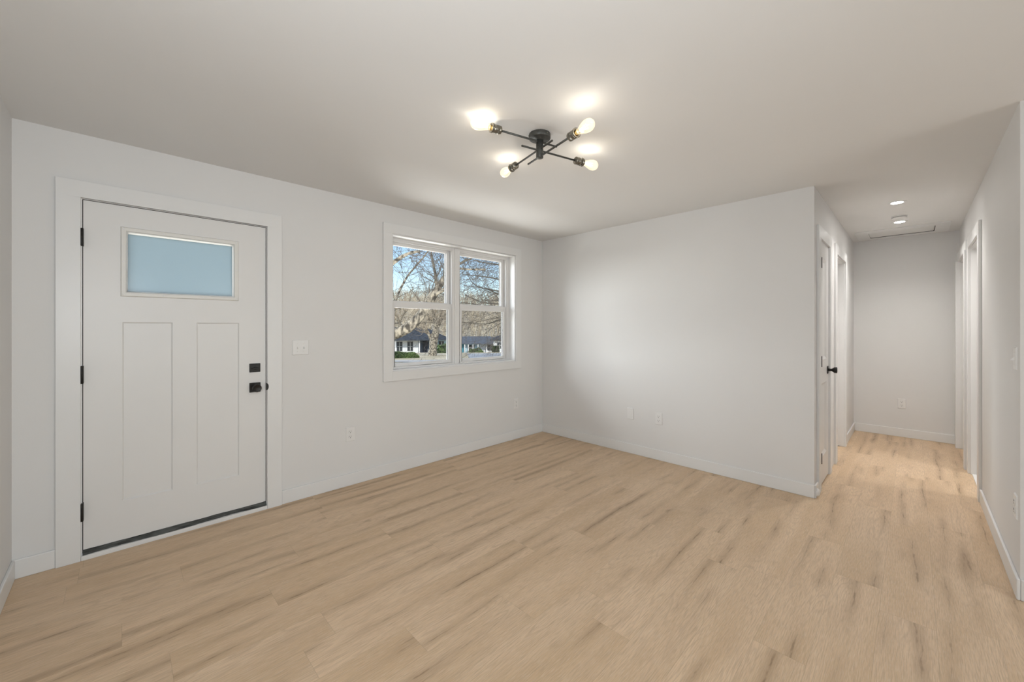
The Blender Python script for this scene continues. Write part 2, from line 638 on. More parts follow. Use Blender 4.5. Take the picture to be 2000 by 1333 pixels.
# hall walls with door openings
D2 = (4.075, 4.565, 0, 2.055)      # narrow closet door, hall left
D3 = (5.05, 5.75, 0, 2.055)        # recessed doorway, hall left
D4 = (4.765, 5.50, 0, 2.055)       # open doorway, hall right
D5 = (5.73, 6.56, 0, 2.055)        # last doorway, hall right
struct('wall_hall_left', panel_x(MB(), YH, YH + T, XB, XE, 0, H, [D2, D3]), 'wall_paint',
       'off-white left side wall of the hall with two doorways', 'wall')
struct('wall_hall_end', MB().box(XE, XE + T, YR - T, YH + T, 0, H), 'wall_paint', 'off-white end wall of the hall', 'wall')
struct('wall_right', panel_x(MB(), YR - T, YR, XR, XE, 0, H, [D4, D5]), 'wall_paint',
       'off-white right-hand wall running into the hall', 'wall')
struct('wall_near_right', MB().box(XR, XR + T, YK, YR - T, 0, H), 'wall_paint',
       'off-white wall turning the corner at the right picture edge', 'wall')
RWX0, RWX1, RWZ0, RWZ1 = 1.10, 3.00, 0.15, 2.15
struct('wall_rear', panel_x(MB(), YK - 0.2, YK, XL - 0.2, XR + T, 0, H, [(RWX0, RWX1, RWZ0, RWZ1)]), 'wall_paint',
       'off-white wall behind the viewer with an added fill-light window', 'wall')

# small bathroom behind the open doorway on the hall's right
bw = MB()
bw.box(4.40, 4.50, -2.0, YR - T, 0, H)
bw.box(5.66, 5.76, -2.0, YR - T, 0, H)
bw.box(4.40, 5.76, -2.1, -2.0, 0, H)
struct('wall_side_room', bw, 'wall_paint', 'white walls of the small room behind the open hall doorway', 'wall')
struct('trim_6', MB().box(4.50, 5.66, -2.0, YR - 0.008, 0.0, 0.006), 'bath_tile',
       'white floor of the small room behind the open hall doorway', 'floor')

# baseboards: 100 mm boards with an eased top edge
BH, BT = 0.102, 0.013


def base_x(name, x0, x1, y, s, label):      # s = +1: sticks out to +y
    return struct(name, MB().box(x0, x1, y, y + s * BT, 0, BH), 'trim_paint', label, 'baseboard', 0.004)


def base_y(name, y0, y1, x, s, label):
    return struct(name, MB().box(x, x + s * BT, y0, y1, 0, BH), 'trim_paint', label, 'baseboard', 0.004)


base_x('baseboard_left', 0.868, XB, YA, -1, 'white baseboard under the window, from door casing to corner')
base_x('baseboard_left_corner', XL, -0.252, YA, -1, 'short white baseboard left of the front door casing')
base_y('baseboard_near_left', YK, YA - BT, XL, 1, 'white baseboard at the left picture edge')
base_y('baseboard_far', YH - 0.004, YA - BT, XB, -1, 'white baseboard along the blank far wall')
base_x('baseboard_hall_left', 5.855, XE, YH, -1, 'short white baseboard on the hall left wall by its end')
base_y('baseboard_hall_end', YR, YH - BT, XE, -1, 'white baseboard across the hall end wall')
base_x('baseboard_right', XR - BT, 4.655, YR, 1, 'white baseboard along the right-hand wall')
base_y('baseboard_near_right', YK, YR, XR, -1, 'white baseboard on the wall end at the right picture edge')
base_x('baseboard_hall_left_stub', XB, 3.962, YH, -1, 'tiny white baseboard beside the closet door casing')


# ------------------------------------------------------------------ front door
def recessed_face(mb, x0, x1, z0, z1, yf, yb, panels, holes=(), depth=0.008, slope=0.010):
    """door leaf: front at yf, back at yb, recessed panels with sloped sides on the front"""
    s = 1 if yb > yf else -1
    rects = list(panels) + list(holes)
    xs = sorted({x0, x1, *[r[0] for r in rects], *[r[1] for r in rects]})
    zs = sorted({z0, z1, *[r[2] for r in rects], *[r[3] for r in rects]})

    def inside(r, a, b, c, d):
        return r[0] <= a + 1e-6 and r[1] >= b - 1e-6 and r[2] <= c + 1e-6 and r[3] >= d - 1e-6
    for a, b in zip(xs, xs[1:]):
        for c, d in zip(zs, zs[1:]):
            if any(inside(r, a, b, c, d) for r in holes):
                continue
            if not any(inside(r, a, b, c, d) for r in panels):
                mb.add([(a, yf, c), (b, yf, c), (b, yf, d), (a, yf, d)], [(0, 1, 2, 3)])
            mb.add([(a, yb, c), (b, yb, c), (b, yb, d), (a, yb, d)], [(3, 2, 1, 0)])
    for (a, b, c, d) in panels:
        yi = yf + s * depth
        o = [(a, yf, c), (b, yf, c), (b, yf, d), (a, yf, d)]
        q = slope
        i = [(a + q, yi, c + q), (b - q, yi, c + q), (b - q, yi, d - q), (a + q, yi, d - q)]
        mb.add(o + i, [(0, 1, 5, 4), (1, 2, 6, 5), (2, 3, 7, 6), (3, 0, 4, 7), (4, 5, 6, 7)])
    for (a, b, c, d) in holes:
        mb.add([(a, yf, c), (b, yf, c), (b, yf, d), (a, yf, d), (a, yb, c), (b, yb, c), (b, yb, d), (a, yb, d)],
               [(0, 4, 5, 1), (1, 5, 6, 2), (2, 6, 7, 3), (3, 7, 4, 0)])
    mb.add([(x0, yf, z0), (x1, yf, z0), (x1, yf, z1), (x0, yf, z1), (x0, yb, z0), (x1, yb, z0), (x1, yb, z1), (x0, yb, z1)],
           [(0, 4, 5, 1), (1, 5, 6, 2), (2, 6, 7, 3), (3, 7, 4, 0)])
    return mb


def casing_x(x0, x1, ztop, w, y, s, t=0.018, head_over=True, left=True, right=True):
    """flat casing with butt joints around an opening x0..x1 (inner edges), wall face y, sticking out s*t"""
    mb = MB()
    if left:
        mb.box(x0 - w, x0, y, y + s * t, 0, ztop)
    if right:
        mb.box(x1, x1 + w, y, y + s * t, 0, ztop)
    mb.box(x0 - (w if left else 0), x1 + (w if right else 0), y, y + s * t, ztop, ztop + w)
    return mb


door1 = empty('door_1', (0.31, YA + 0.03, 0), 'white front door with small high frosted window and black hardware', 'door', None, 'structure')
casing_x(-0.157, 0.772, 2.075, 0.095, YA, -1, 0.018).build('door_casing', 'trim_paint', door1, 0.0015)
jb = MB()
jb.box(DX0, -0.152, YA, YA + 0.14, 0.0, DZ1)
jb.box(0.770, DX1, YA, YA + 0.14, 0.0, DZ1)
jb.box(-0.152, 0.770, YA, YA + 0.14, 2.071, DZ1)
# stops behind the leaf
jb.box(-0.152, -0.135, YA + 0.062, YA + 0.10, 0.0, 2.071)
jb.box(0.753, 0.770, YA + 0.062, YA + 0.10, 0.0, 2.071)
jb.box(-0.135, 0.753, YA + 0.062, YA + 0.10, 2.054, 2.071)
jb.build('door_jamb', 'trim_paint', door1)
gap = MB()
for b_ in ((-0.152, -0.1484), (0.7664, 0.770)):
    gap.box(b_[0], b_[1], YA + 0.018, YA + 0.060, 0.03, 2.071)
gap.box(-0.1484, 0.7664, YA + 0.018, YA + 0.060, 2.0674, 2.071)
gap.build('weather_seal', 'slot_dark', door1)
YD = YA + 0.012
GX0, GX1, GZ0, GZ1 = 0.032, 0.570, 1.548, 1.913
leaf = recessed_face(MB(), -0.1484, 0.7664, 0.050, 2.0674, YD, YD + 0.045,
                     [(0.012, 0.244, 0.284, 1.365), (0.366, 0.603, 0.284, 1.365)], [(GX0, GX1, GZ0, GZ1)], 0.0075, 0.0065)
leaf = leaf.build('door_leaf', 'door_paint', door1)
# lite frame: moulded plastic surround with screw plugs
lf = MB()
LX0, LX1, LZ0, LZ1 = 0.004, 0.600, 1.520, 1.942
yo = YD - 0.010
o4 = [(LX0, LZ0), (LX1, LZ0), (LX1, LZ1), (LX0, LZ1)]
i4 = [(GX0, GZ0), (GX1, GZ0), (GX1, GZ1), (GX0, GZ1)]
k = 0.005
vs = [(x, YD, z) for x, z in o4]
vs += [(x + (k if x == LX0 else -k), yo, z + (k if z == LZ0 else -k)) for x, z in o4]
vs += [(x + (-k if x == GX0 else k), yo, z + (-k if z == GZ0 else k)) for x, z in i4]
vs += [(x, YD + 0.004, z) for x, z in i4]
fs = []
for r in range(3):
    for j in range(4):
        j2 = (j + 1) % 4
        fs.append((r * 4 + j, r * 4 + j2, (r + 1) * 4 + j2, (r + 1) * 4 + j))
lf.add(vs, fs)
lite = lf.build('lite_frame', 'lite_frame_plastic', door1)
plug = MB()
for px_, pz_ in ((0.017, 1.533), (0.017, 1.73), (0.017, 1.929), (0.20, 1.534), (0.40, 1.534), (0.585, 1.533),
                 (0.585, 1.73), (0.585, 1.929), (0.20, 1.928), (0.40, 1.928)):
    plug.lathe((px_, yo + 0.001, pz_), (0, -1, 0), [(0, 0.0045), (0.0012, 0.0045), (0.0018, 0.003)], 12)
plug.build('screw_plug', 'trim_paint', lite)
MB().box(GX0 + 0.004, GX1 - 0.007, YD + 0.006, YD + 0.012, GZ0 + 0.004, GZ1 - 0.011).build('door_glass', 'frosted_glass', lite)
bd = MB()
bd.box(GX0, GX0 + 0.004, YD + 0.004, YD + 0.013, GZ0, GZ1)
bd.box(GX1 - 0.007, GX1, YD + 0.004, YD + 0.013, GZ0, GZ1)
bd.box(GX0 + 0.004, GX1 - 0.007, YD + 0.004, YD + 0.013, GZ0, GZ0 + 0.004)
bd.box(GX0 + 0.004, GX1 - 0.007, YD + 0.004, YD + 0.013, GZ1 - 0.011, GZ1)
bd.build('glazing_bead', 'glazing_bead', lite)
for hz in (1.850, 1.062, 0.275):
    hg = MB()
    hg.lathe((-0.153, YA - 0.013, hz - 0.051), (0, 0, 1), [(0, 0.0055), (0.001, 0.007), (0.101, 0.007), (0.102, 0.0055)], 16)
    hg.box(-0.161, -0.146, YA - 0.012, YA + 0.018, hz - 0.050, hz + 0.050)
    hg.build('hinge', 'black_metal', door1, 0.0008, 1)
# deadbolt with square plate and thumb turn
db = MB().box(0.664, 0.732, YD - 0.008, YD, 1.009, 1.072).build('deadbolt_plate', 'black_metal', door1, 0.0025)
tt = MB()
tt.lathe((0.698, YD - 0.008, 1.036), (0, -1, 0), [(0, 0.012), (0.006, 0.011)], 20)
tt.box(0.676, 0.720, YD - 0.022, YD - 0.013, 1.031, 1.041)
tt.build('thumb_turn', 'black_metal', db, 0.002)
kp = MB().box(0.664, 0.733, YD - 0.009, YD, 0.864, 0.933).build('knob_plate', 'black_metal', door1, 0.0025)
MB().lathe((0.699, YD - 0.009, 0.8985), (0, -1, 0),
           [(0, 0.014), (0.012, 0.0125), (0.026, 0.013), (0.034, 0.021), (0.040, 0.0268), (0.056, 0.0285), (0.060, 0.0275), (0.062, 0.0245), (0.0605, 0.0225), (0.0600, 0.0)], 40).build('knob', 'black_metal', kp)
sp_ = MB()
arc = [(0.7668 + 0.0125 * math.cos(a_), 0.899 + 0.0255 * math.sin(a_)) for a_ in [(-0.5 + k_ / 12) * math.pi for k_ in range(13)]]
sp_.add([(x, YA - 0.0195, z) for x, z in arc] + [(x, YA + 0.010, z) for x, z in arc],
        [tuple(range(13)), tuple(reversed(range(13, 26)))] + [(i, 13 + i, 14 + i, i + 1) for i in range(12)] + [(12, 25, 13, 0)])
sp_.build('strike_plate', 'black_metal', door1)
# sill and ragged sweep
sl = MB().box(-0.156, 0.771, YA - 0.019, YA + 0.12, 0.0, 0.026).build('door_sill', 'trim_paint', door1, 0.002)
sw = MB()
n = 46
pts_b, pts_t = [], []
for i in range(n + 1):
    t = i / n
    x = -0.150 + 0.918 * t
    dip = 0.010 * math.exp(-((t - 0.80) / 0.06) ** 2)
    pts_t.append((x, YD + 0.004 - 0.010 * (0.5 + 0.5 * math.sin(t * 19)), 0.0515 - dip * 0.3 + random.uniform(-0.0008, 0.0008)))
    pts_b.append((x, YD - 0.020 + 0.006 * math.sin(t * 11) + random.uniform(-0.002, 0.002) + dip * 0.6, 0.0268))
for i in range(n):
    sw.add([pts_t[i], pts_t[i + 1], pts_b[i + 1], pts_b[i]], [(0, 1, 2, 3)])
    sw.add([pts_b[i], pts_b[i + 1], (pts_b[i + 1][0], YD + 0.045, 0.0268), (pts_b[i][0], YD + 0.045, 0.0268)], [(0, 1, 2, 3)])
    sw.add([pts_t[i], pts_t[i + 1], (pts_t[i + 1][0], YD + 0.045, 0.0500), (pts_t[i][0], YD + 0.045, 0.0500)], [(3, 2, 1, 0)])
sw.build('door_sweep', 'rubber_sweep', door1)

# ------------------------------------------------------------------ window
win = empty('window_1', (0.5 * (WX0 + WX1), YA, WZ0), 'white twin double-hung window with bare trees outside', 'window', None, 'structure')
wc = MB()
cw = 0.088
wc.box(WX0 - cw, WX0, YA, YA - 0.018, WZ0 - cw, WZ1)
wc.box(WX1, WX1 + cw, YA, YA - 0.018, WZ0 - cw, WZ1)
wc.box(WX0 - cw, WX1 + cw, YA, YA - 0.018, WZ1, WZ1 + cw)
wc.box(WX0, WX1, YA, YA - 0.018, WZ0 - cw, WZ0)
wc.build('window_casing', 'trim_paint', win, 0.002)
jx = MB()                                     # jamb extension, lines the opening
jt = 0.012
jx.box(WX0, WX0 + jt, YA - 0.002, YA + 0.10, WZ0, WZ1)
jx.box(WX1 - jt, WX1, YA - 0.002, YA + 0.10, WZ0, WZ1)
jx.box(WX0 + jt, WX1 - jt, YA - 0.002, YA + 0.10, WZ1 - jt, WZ1)
jx.box(WX0 + jt, WX1 - jt, YA - 0.002, YA + 0.10, WZ0, WZ0 + jt)
jx.build('window_jamb', 'trim_paint', win)
FX0, FX1, FZ0, FZ1 = WX0 + 0.0, WX1 - 0.0, WZ0, WZ1
MX = 2.5655                                   # middle of the mullion
vf = MB()
fw = 0.046
yf0, yf1 = YA + 0.098, YA + 0.195
units = ((FX0, MX), (MX, FX1))
for (a, b) in units:
    vf.box(a, a + fw, yf0, yf1, FZ0, FZ1)
    vf.box(b - fw, b, yf0, yf1, FZ0, FZ1)
    vf.box(a + fw, b - fw, yf0, yf1, FZ1 - 0.034, FZ1)
    vf.box(a + fw, b - fw, yf0, yf1, FZ0, FZ0 + 0.026)
    # track lips
    for (c, d) in ((a + fw, a + fw + 0.008), (b - fw - 0.008, b - fw)):
        vf.box(c, d, yf0 + 0.004, yf0 + 0.014, FZ0 + 0.026, FZ1 - 0.034)
    vf.box(a + fw, b - fw, yf0 + 0.004, yf0 + 0.014, FZ1 - 0.044, FZ1 - 0.034)
vf.box(MX - 0.02, MX + 0.02, yf0 - 0.008, yf0, FZ0 + jt, FZ1 - jt)
vf.build('window_frame', 'vinyl_white', win, 0.002)
ZM0, ZM1 = 1.522, 1.592
for (a, b) in units:
    a1, b1 = a + fw + 0.002, b - fw - 0.002
    gx0, gx1 = a1 + 0.042, b1 - 0.042
    # lower sash: inner track
    y0, y1 = YA + 0.115, YA + 0.150
    ls = MB()
    ls.box(a1, gx0, y0, y1, FZ0 + 0.026, ZM1 - 0.010)
    ls.box(gx1, b1, y0, y1, FZ0 + 0.026, ZM1 - 0.010)
    ls.box(gx0, gx1, y0, y1, ZM0, ZM1 - 0.010)
    ls.box(gx0, gx1, y0, y1, FZ0 + 0.026, 0.992)
    low = ls.build('lower_sash', 'vinyl_white', win, 0.003)
    MB().box(gx0, gx1, y0 + 0.021, y0 + 0.025, 0.992, ZM0).build('glass_pane', 'window_glass', low)
    gk = MB()
    g = 0.0025
    gk.box(gx0, gx0 + g, y0 + 0.012, y0 + 0.021, 0.992, ZM0)
    gk.box(gx1 - g, gx1, y0 + 0.012, y0 + 0.021, 0.992, ZM0)
    gk.build('glazing_gasket', 'slot_dark', low)
    lk = MB()
    mxx = 0.5 * (gx0 + gx1)
    lk.box(mxx - 0.03, mxx + 0.03, y0 + 0.006, y0 + 0.03, ZM1 - 0.010, ZM1 - 0.004)
    lk.box(mxx - 0.012, mxx + 0.012, y0 + 0.008, y0 + 0.022, ZM1 - 0.004, ZM1 + 0.004)
    lk.build('sash_lock', 'vinyl_white', low, 0.001)
    # upper sash: outer track
    y0, y1 = YA + 0.152, YA + 0.187
    us = MB()
    us.box(a1, gx0, y0, y1, ZM0 + 0.010, FZ1 - 0.034)
    us.box(gx1, b1, y0, y1, ZM0 + 0.010, FZ1 - 0.034)
    us.box(gx0, gx1, y0, y1, ZM0 + 0.010, ZM1)
    us.box(gx0, gx1, y0, y1, 2.124, FZ1 - 0.034)
    up = us.build('upper_sash', 'vinyl_white', win, 0.003)
    MB().box(gx0, gx1, y0 + 0.021, y0 + 0.025, ZM1, 2.124).build('glass_pane', 'window_glass', up)
    gk = MB()
    gk.box(gx0, gx0 + g, y0 + 0.012, y0 + 0.021, ZM1, 2.124)
    gk.box(gx1 - g, gx1, y0 + 0.012, y0 + 0.021, ZM1, 2.124)
    gk.build('glazing_gasket', 'slot_dark', up)

# unseen rear window, added to let in fill light
rw = empty('added_window', (2.05, YK, RWZ0), 'wide unseen window behind the viewer, added for fill light', 'window', None, 'structure')
rf = MB()
for a in (RWX0, 0.5 * (RWX0 + RWX1) - 0.03, RWX1 - 0.06):
    rf.box(a, a + 0.06, YK - 0.16, YK - 0.08, RWZ0, RWZ1)
rf.box(RWX0 + 0.06, RWX1 - 0.06, YK - 0.16, YK - 0.08, RWZ1 - 0.06, RWZ1)
rf.box(RWX0 + 0.06, RWX1 - 0.06, YK - 0.16, YK - 0.08, RWZ0, RWZ0 + 0.06)
rf.build('window_frame', 'vinyl_white', rw)
MB().box(RWX0 + 0.06, RWX1 - 0.06, YK - 0.122, YK - 0.118, RWZ0 + 0.06, RWZ1 - 0.06).build('glass_pane', 'window_glass', rw)

# ------------------------------------------------------------------ hall doors
def knob_out(parent, x, y, z, s, axis='y'):
    """square rose and flared square knob sticking out s along y"""
    rose = MB().box(x - 0.033, x + 0.033, y, y + s * 0.008, z - 0.033, z + 0.033).build('knob_plate', 'black_metal', parent, 0.002)
    kb = MB()
    kb.lathe((x, y + s * 0.008, z), (0, s, 0), [(0, 0.013), (0.012, 0.011), (0.024, 0.012), (0.038, 0.023), (0.042, 0.026), (0.056, 0.027), (0.060, 0.025), (0.061, 0.0)], 32)
    kb.build('knob', 'black_metal', rose)


door2 = empty('door_2', (4.32, YH, 0), 'narrow white closet door with black knob at the hall mouth', 'door', None, 'structure')
cs = MB()
cs.box(3.966, 4.066, YH, YH - 0.018, 0, 2.06)
cs.box(4.574, 4.674, YH, YH - 0.018, 0, 2.06)
cs.box(3.966, 4.674, YH, YH - 0.018, 2.06, 2.158)
cs.build('door_casing', 'trim_paint', door2, 0.002)
jb = MB()
jb.box(4.075 - 0.009, 4.081, YH - 0.001, YH + T, 0, 2.055)
jb.box(4.559, 4.574, YH - 0.001, YH + T, 0, 2.055)
jb.box(4.081, 4.559, YH - 0.001, YH + T, 2.045, 2.06)
jb.build('door_jamb', 'trim_paint', door2)
recessed_face(MB(), 4.084, 4.556, 0.018, 2.042, YH - 0.003, YH + 0.034,
              [(4.185, 4.455, 1.06, 1.92), (4.185, 4.455, 0.24, 0.86)], (), 0.012, 0.022).build('door_leaf', 'door_paint', door2)
for hz in (1.862, 1.055, 0.262):
    hg = MB()
    hg.lathe((4.071, YH - 0.0165, hz - 0.044), (0, 0, 1), [(0, 0.005), (0.001, 0.0062), (0.087, 0.0062), (0.088, 0.005)], 14)
    hg.build('hinge', 'black_metal', door2)
knob_out(door2, 4.505, YH - 0.003, 0.955, -1)

door3 = empty('door_3', (5.4, YH, 0), 'white recessed doorway farther along the hall left wall', 'door', None, 'structure')
cs = MB()
cs.box(4.95, 5.045, YH, YH - 0.018, 0, 2.06)
cs.box(5.755, 5.85, YH, YH - 0.018, 0, 2.06)
cs.box(4.95, 5.85, YH, YH - 0.018, 2.06, 2.155)
cs.build('door_casing', 'trim_paint', door3, 0.002)
jb = MB()
jb.box(5.035, 5.055, YH - 0.001, YH + T, 0.0, 2.06)
jb.box(5.738, 5.758, YH - 0.001, YH + T, 0.012, 2.06)
jb.box(5.055, 5.738, YH - 0.001, YH + T, 2.045, 2.06)
jb.box(5.728, 5.738, YH + 0.045, YH + 0.080, 0.012, 2.045)
jb.build('door_jamb', 'trim_paint', door3)
recessed_face(MB(), 5.058, 5.735, 0.012, 2.042, YH + 0.082, YH + 0.117,
              [(5.17, 5.62, 1.06, 1.92), (5.17, 5.62, 0.24, 0.86)], (), 0.01, 0.02).build('door_leaf', 'door_paint', door3)

door4 = empty('door_4', (5.13, YR, 0), 'white open doorway in the right-hand hall wall', 'door', None, 'structure')
cs = MB()
cs.box(4.660, 4.760, YR, YR + 0.018, 0, 2.06)
cs.box(5.505, 5.600, YR, YR + 0.018, 0, 2.06)
cs.box(4.660, 5.600, YR, YR + 0.018, 2.06, 2.155)
cs.build('door_casing', 'trim_paint', door4, 0.002)
jb = MB()
jb.box(4.750, 4.773, YR - T, YR + 0.001, 0, 2.06)
jb.box(5.491, 5.513, YR - T, YR + 0.001, 0, 2.06)
jb.box(4.773, 5.491, YR - T, YR + 0.001, 2.045, 2.06)
jb.build('door_jamb', 'trim_paint', door4)
lv = MB()   # leaf swung into the side room, square to the wall
lv.box(5.440, 5.475, YR - 0.83, YR - T - 0.004, 0.015, 2.042)
lv.build('door_leaf', 'door_paint', door4, 0.002)

door5 = empty('door_5', (6.1, YR, 0), 'white doorway last on the right before the hall end', 'door', None, 'structure')
cs = MB()
cs.box(5.625, 5.725, YR, YR + 0.032, 0, 2.06)
cs.box(6.565, 6.665, YR, YR + 0.038, 0.0, 2.06)
cs.box(5.625, 6.665, YR, YR + 0.024, 2.06, 2.155)
cs.build('door_casing', 'trim_paint', door5, 0.002)
jb = MB()
jb.box(5.715, 5.738, YR - T, YR + 0.001, 0, 2.06)
jb.box(6.552, 6.572, YR - T, YR + 0.001, 0.012, 2.06)
jb.box(5.738, 6.552, YR - T, YR + 0.001, 2.045, 2.06)
jb.build('door_jamb', 'trim_paint', door5)
recessed_face(MB(), 5.741, 6.549, 0.012, 2.042, YR - 0.082, YR - 0.117,
              [(5.83, 6.43, 1.06, 1.92), (5.83, 6.43, 0.24, 0.86)], (), 0.01, 0.02).build('door_leaf', 'door_paint', door5)

# ------------------------------------------------------------------ ceiling light with four bulbs
FXC = Vector((1.712, 1.505, H))
fix = empty('ceiling_light', FXC, 'black four-arm ceiling light with glowing amber bulbs', 'ceiling light')
MB().lathe((FXC.x, FXC.y, H), (0, 0, -1), [(0, 0.061), (0.002, 0.062), (0.024, 0.062), (0.027, 0.060), (0.028, 0.055), (0.028, 0.021), (0.034, 0.021)], 48).build('canopy', 'fixture_metal', fix)
MB().lathe((FXC.x, FXC.y, H - 0.028), (0, 0, -1), [(0, 0.0205), (0.106, 0.0205), (0.108, 0.0195), (0.108, 0.0)], 32).build('stem', 'fixture_metal', fix)
for sa in (0.4, 2.5, 4.6):
    MB().lathe((FXC.x + 0.061 * math.cos(sa), FXC.y + 0.061 * math.sin(sa), H - 0.013), (math.cos(sa), math.sin(sa), 0), [(0, 0.004), (0.003, 0.004), (0.004, 0.0025)], 10).build('canopy_screw', 'socket_metal', fix)
ang = math.radians(-14.0)
U = Vector((math.cos(ang), math.sin(ang), 0))
V = Vector((math.sin(ang), -math.cos(ang), 0))
arms = [(-U, 2.397, 0.435, 0.62), (U, 2.347, 0.440, 0.6), (-V, 2.356, 0.440, 0.6), (V, 2.312, 0.448, 0.7)]
for d, z, tip, watts in arms:
    c0 = Vector((FXC.x, FXC.y, z))
    s0 = tip - 0.178          # rod end / socket start
    rod = MB()
    rod.lathe(c0 - d * 0.122, d, [(0, 0.0045), (0.001, 0.0055), (0.122 + s0, 0.0055)], 14)
    arm = rod.build('arm', 'fixture_metal', fix)
    so = MB()
    o_ = c0 + d * s0
    so.lathe(o_, d, [(-0.006, 0.008), (-0.005, 0.012), (0.0, 0.0205), (0.002, 0.0225), (0.012, 0.0225), (0.0125, 0.0215), (0.0145, 0.0215), (0.015, 0.0225),
                     (0.043, 0.0225), (0.0435, 0.0215), (0.0455, 0.0215), (0.046, 0.0245), (0.050, 0.0255), (0.056, 0.0255), (0.058, 0.0245), (0.058, 0.019), (0.040, 0.016)], 36)
    so.build('lamp_socket', 'socket_metal', arm)
    b0 = c0 + d * (s0 + 0.046)
    cap = MB().lathe(b0, d, [(0, 0.0125), (0.004, 0.0133), (0.008, 0.0125), (0.012, 0.0133), (0.018, 0.0130), (0.022, 0.0125), (0.022, 0.0)], 24)
    cap.build('bulb_cap', 'brass_cap', arm)
    L_ = tip - (s0 + 0.046)   # bulb length from the socket mouth
    gp = [(0.020, 0.0128), (0.030, 0.0150), (0.045, 0.0195), (0.062, 0.0255), (0.078, 0.0295), (0.092, 0.0312), (0.104, 0.0300),
          (0.114, 0.0265), (0.122, 0.0205), (0.127, 0.0130), (0.1295, 0.006), (0.132, 0.0035), (0.133, 0.0)]
    gp = [(t * L_ / 0.133, r) for t, r in gp]
    MB().lathe(b0, d, gp, 32).build('bulb_glass', 'bulb_glass', arm)
    fm = MB()
    e1 = d.cross(Vector((0, 0, 1))).normalized()
    e2 = Vector((0, 0, 1))
    for k in range(4):
        a = math.pi / 4 + k * math.pi / 2
        q0 = b0 + d * 0.034 + (e1 * math.cos(a) + e2 * math.sin(a)) * 0.005
        q1 = b0 + d * 0.086 + (e1 * math.cos(a) + e2 * math.sin(a)) * 0.0105
        fm.tube([q0, q1], 0.0016, 6)
    fm.build('filament', 'filament_glow', arm)
    lamp('bulb_light', 'POINT', b0 + d * 0.060, watts, (1.0, 0.975, 0.94), parent=fix, shadow_soft_size=0.005)

# ------------------------------------------------------------------ hall ceiling
CAN_W = 41.0


def recessed(x, y, label):
    e = empty('recessed_light', (x, y, H), label, 'ceiling light', 'recessed lights in the hall ceiling')
    MB().lathe((x, y, H), (0, 0, -1), [(0, 0.063), (0.002, 0.063), (0.004, 0.060), (0.0055, 0.047), (0.005, 0.040), (0.003, 0.040)], 48, True, False).build('trim_ring', 'plate_plastic', e)
    MB().lathe((x, y, H - 0.0025), (0, 0, -1), [(0, 0.040), (0.0022, 0.040), (0.0024, 0.0)], 40).build('lens', 'lens_glow', e)
    lamp('can_light', 'SPOT', (x, y, H - 0.012), CAN_W, (1.0, 0.975, 0.94), (0, 0, -1), e, spot_size=math.radians(136), spot_blend=0.9, shadow_soft_size=0.03)


recessed(4.885, 0.100, 'round recessed ceiling light nearer the living room, before the smoke detector')
recessed(5.795, 0.100, 'round recessed ceiling light just behind the smoke detector, nearer the hatch')
sd = empty('smoke_detector', (5.52, 0.098, H), 'round white smoke detector between the two recessed hall lights', 'smoke detector')
MB().lathe((5.52, 0.098, H), (0, 0, -1), [(0, 0.060), (0.007, 0.060), (0.008, 0.056)], 40).build('mounting_base', 'plate_plastic', sd)
MB().lathe((5.52, 0.098, H - 0.008), (0, 0, -1), [(0, 0.054), (0.003, 0.054)], 40).build('shadow_gap', 'slot_dark', sd)  # dark disc stands in for the shadow between base and cover
MB().lathe((5.52, 0.098, H - 0.011), (0, 0, -1), [(0, 0.056), (0.004, 0.058), (0.012, 0.056), (0.018, 0.047), (0.021, 0.034), (0.022, 0.0)], 40).build('cover', 'plate_plastic', sd)
ht = empty('attic_hatch', (0.5 * (HX0 + HX1), 0.5 * (HY0 + HY1), H), 'square white attic hatch in the ceiling at the hall end', 'attic hatch')
fr = MB()
tw = 0.112
fr.box(HX0 - tw, HX0, HY0 - tw, HY1 + tw, H - 0.010, H)
fr.box(HX1, HX1 + tw, HY0 - tw, HY1 + tw, H - 0.010, H)
fr.box(HX0, HX1, HY0 - tw, HY0, H - 0.010, H)
fr.box(HX0, HX1, HY1, HY1 + tw, H - 0.010, H)
fr.build('hatch_trim', 'trim_paint', ht, 0.002)
MB().box(HX0 + 0.003, HX1 - 0.020, HY0 + 0.010, HY1 - 0.008, H - 0.008, H).build('hatch_panel', 'ceiling_paint', ht, 0.001)
gp = MB()  # dark strips stand in for the shaded gap around the hatch panel
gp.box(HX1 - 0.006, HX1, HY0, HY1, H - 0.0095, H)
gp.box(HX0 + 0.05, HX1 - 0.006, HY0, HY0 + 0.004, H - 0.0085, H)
gp.build('hatch_gap_shade', 'gap_shade_dark', ht)


# ------------------------------------------------------------------ switches and outlets
def plate(mb, w, h, t=0.006):
    k = 0.004
    o = [(-w / 2, 0, -h / 2), (w / 2, 0, -h / 2), (w / 2, 0, h / 2), (-w / 2, 0, h / 2)]
    i = [(-w / 2 + k, -t, -h / 2 + k), (w / 2 - k, -t, -h / 2 + k), (w / 2 - k, -t, h / 2 - k), (-w / 2 + k, -t, h / 2 - k)]
    mb.add(o + i, [(0, 1, 5, 4), (1, 2, 6, 5), (2, 3, 7, 6), (3, 0, 4, 7), (4, 5, 6, 7), (3, 2, 1, 0)])
    return mb


def at_origin(parent_loc, mb):
    mb.v = [tuple(Vector(p) + Vector(parent_loc)) for p in mb.v]
    return mb


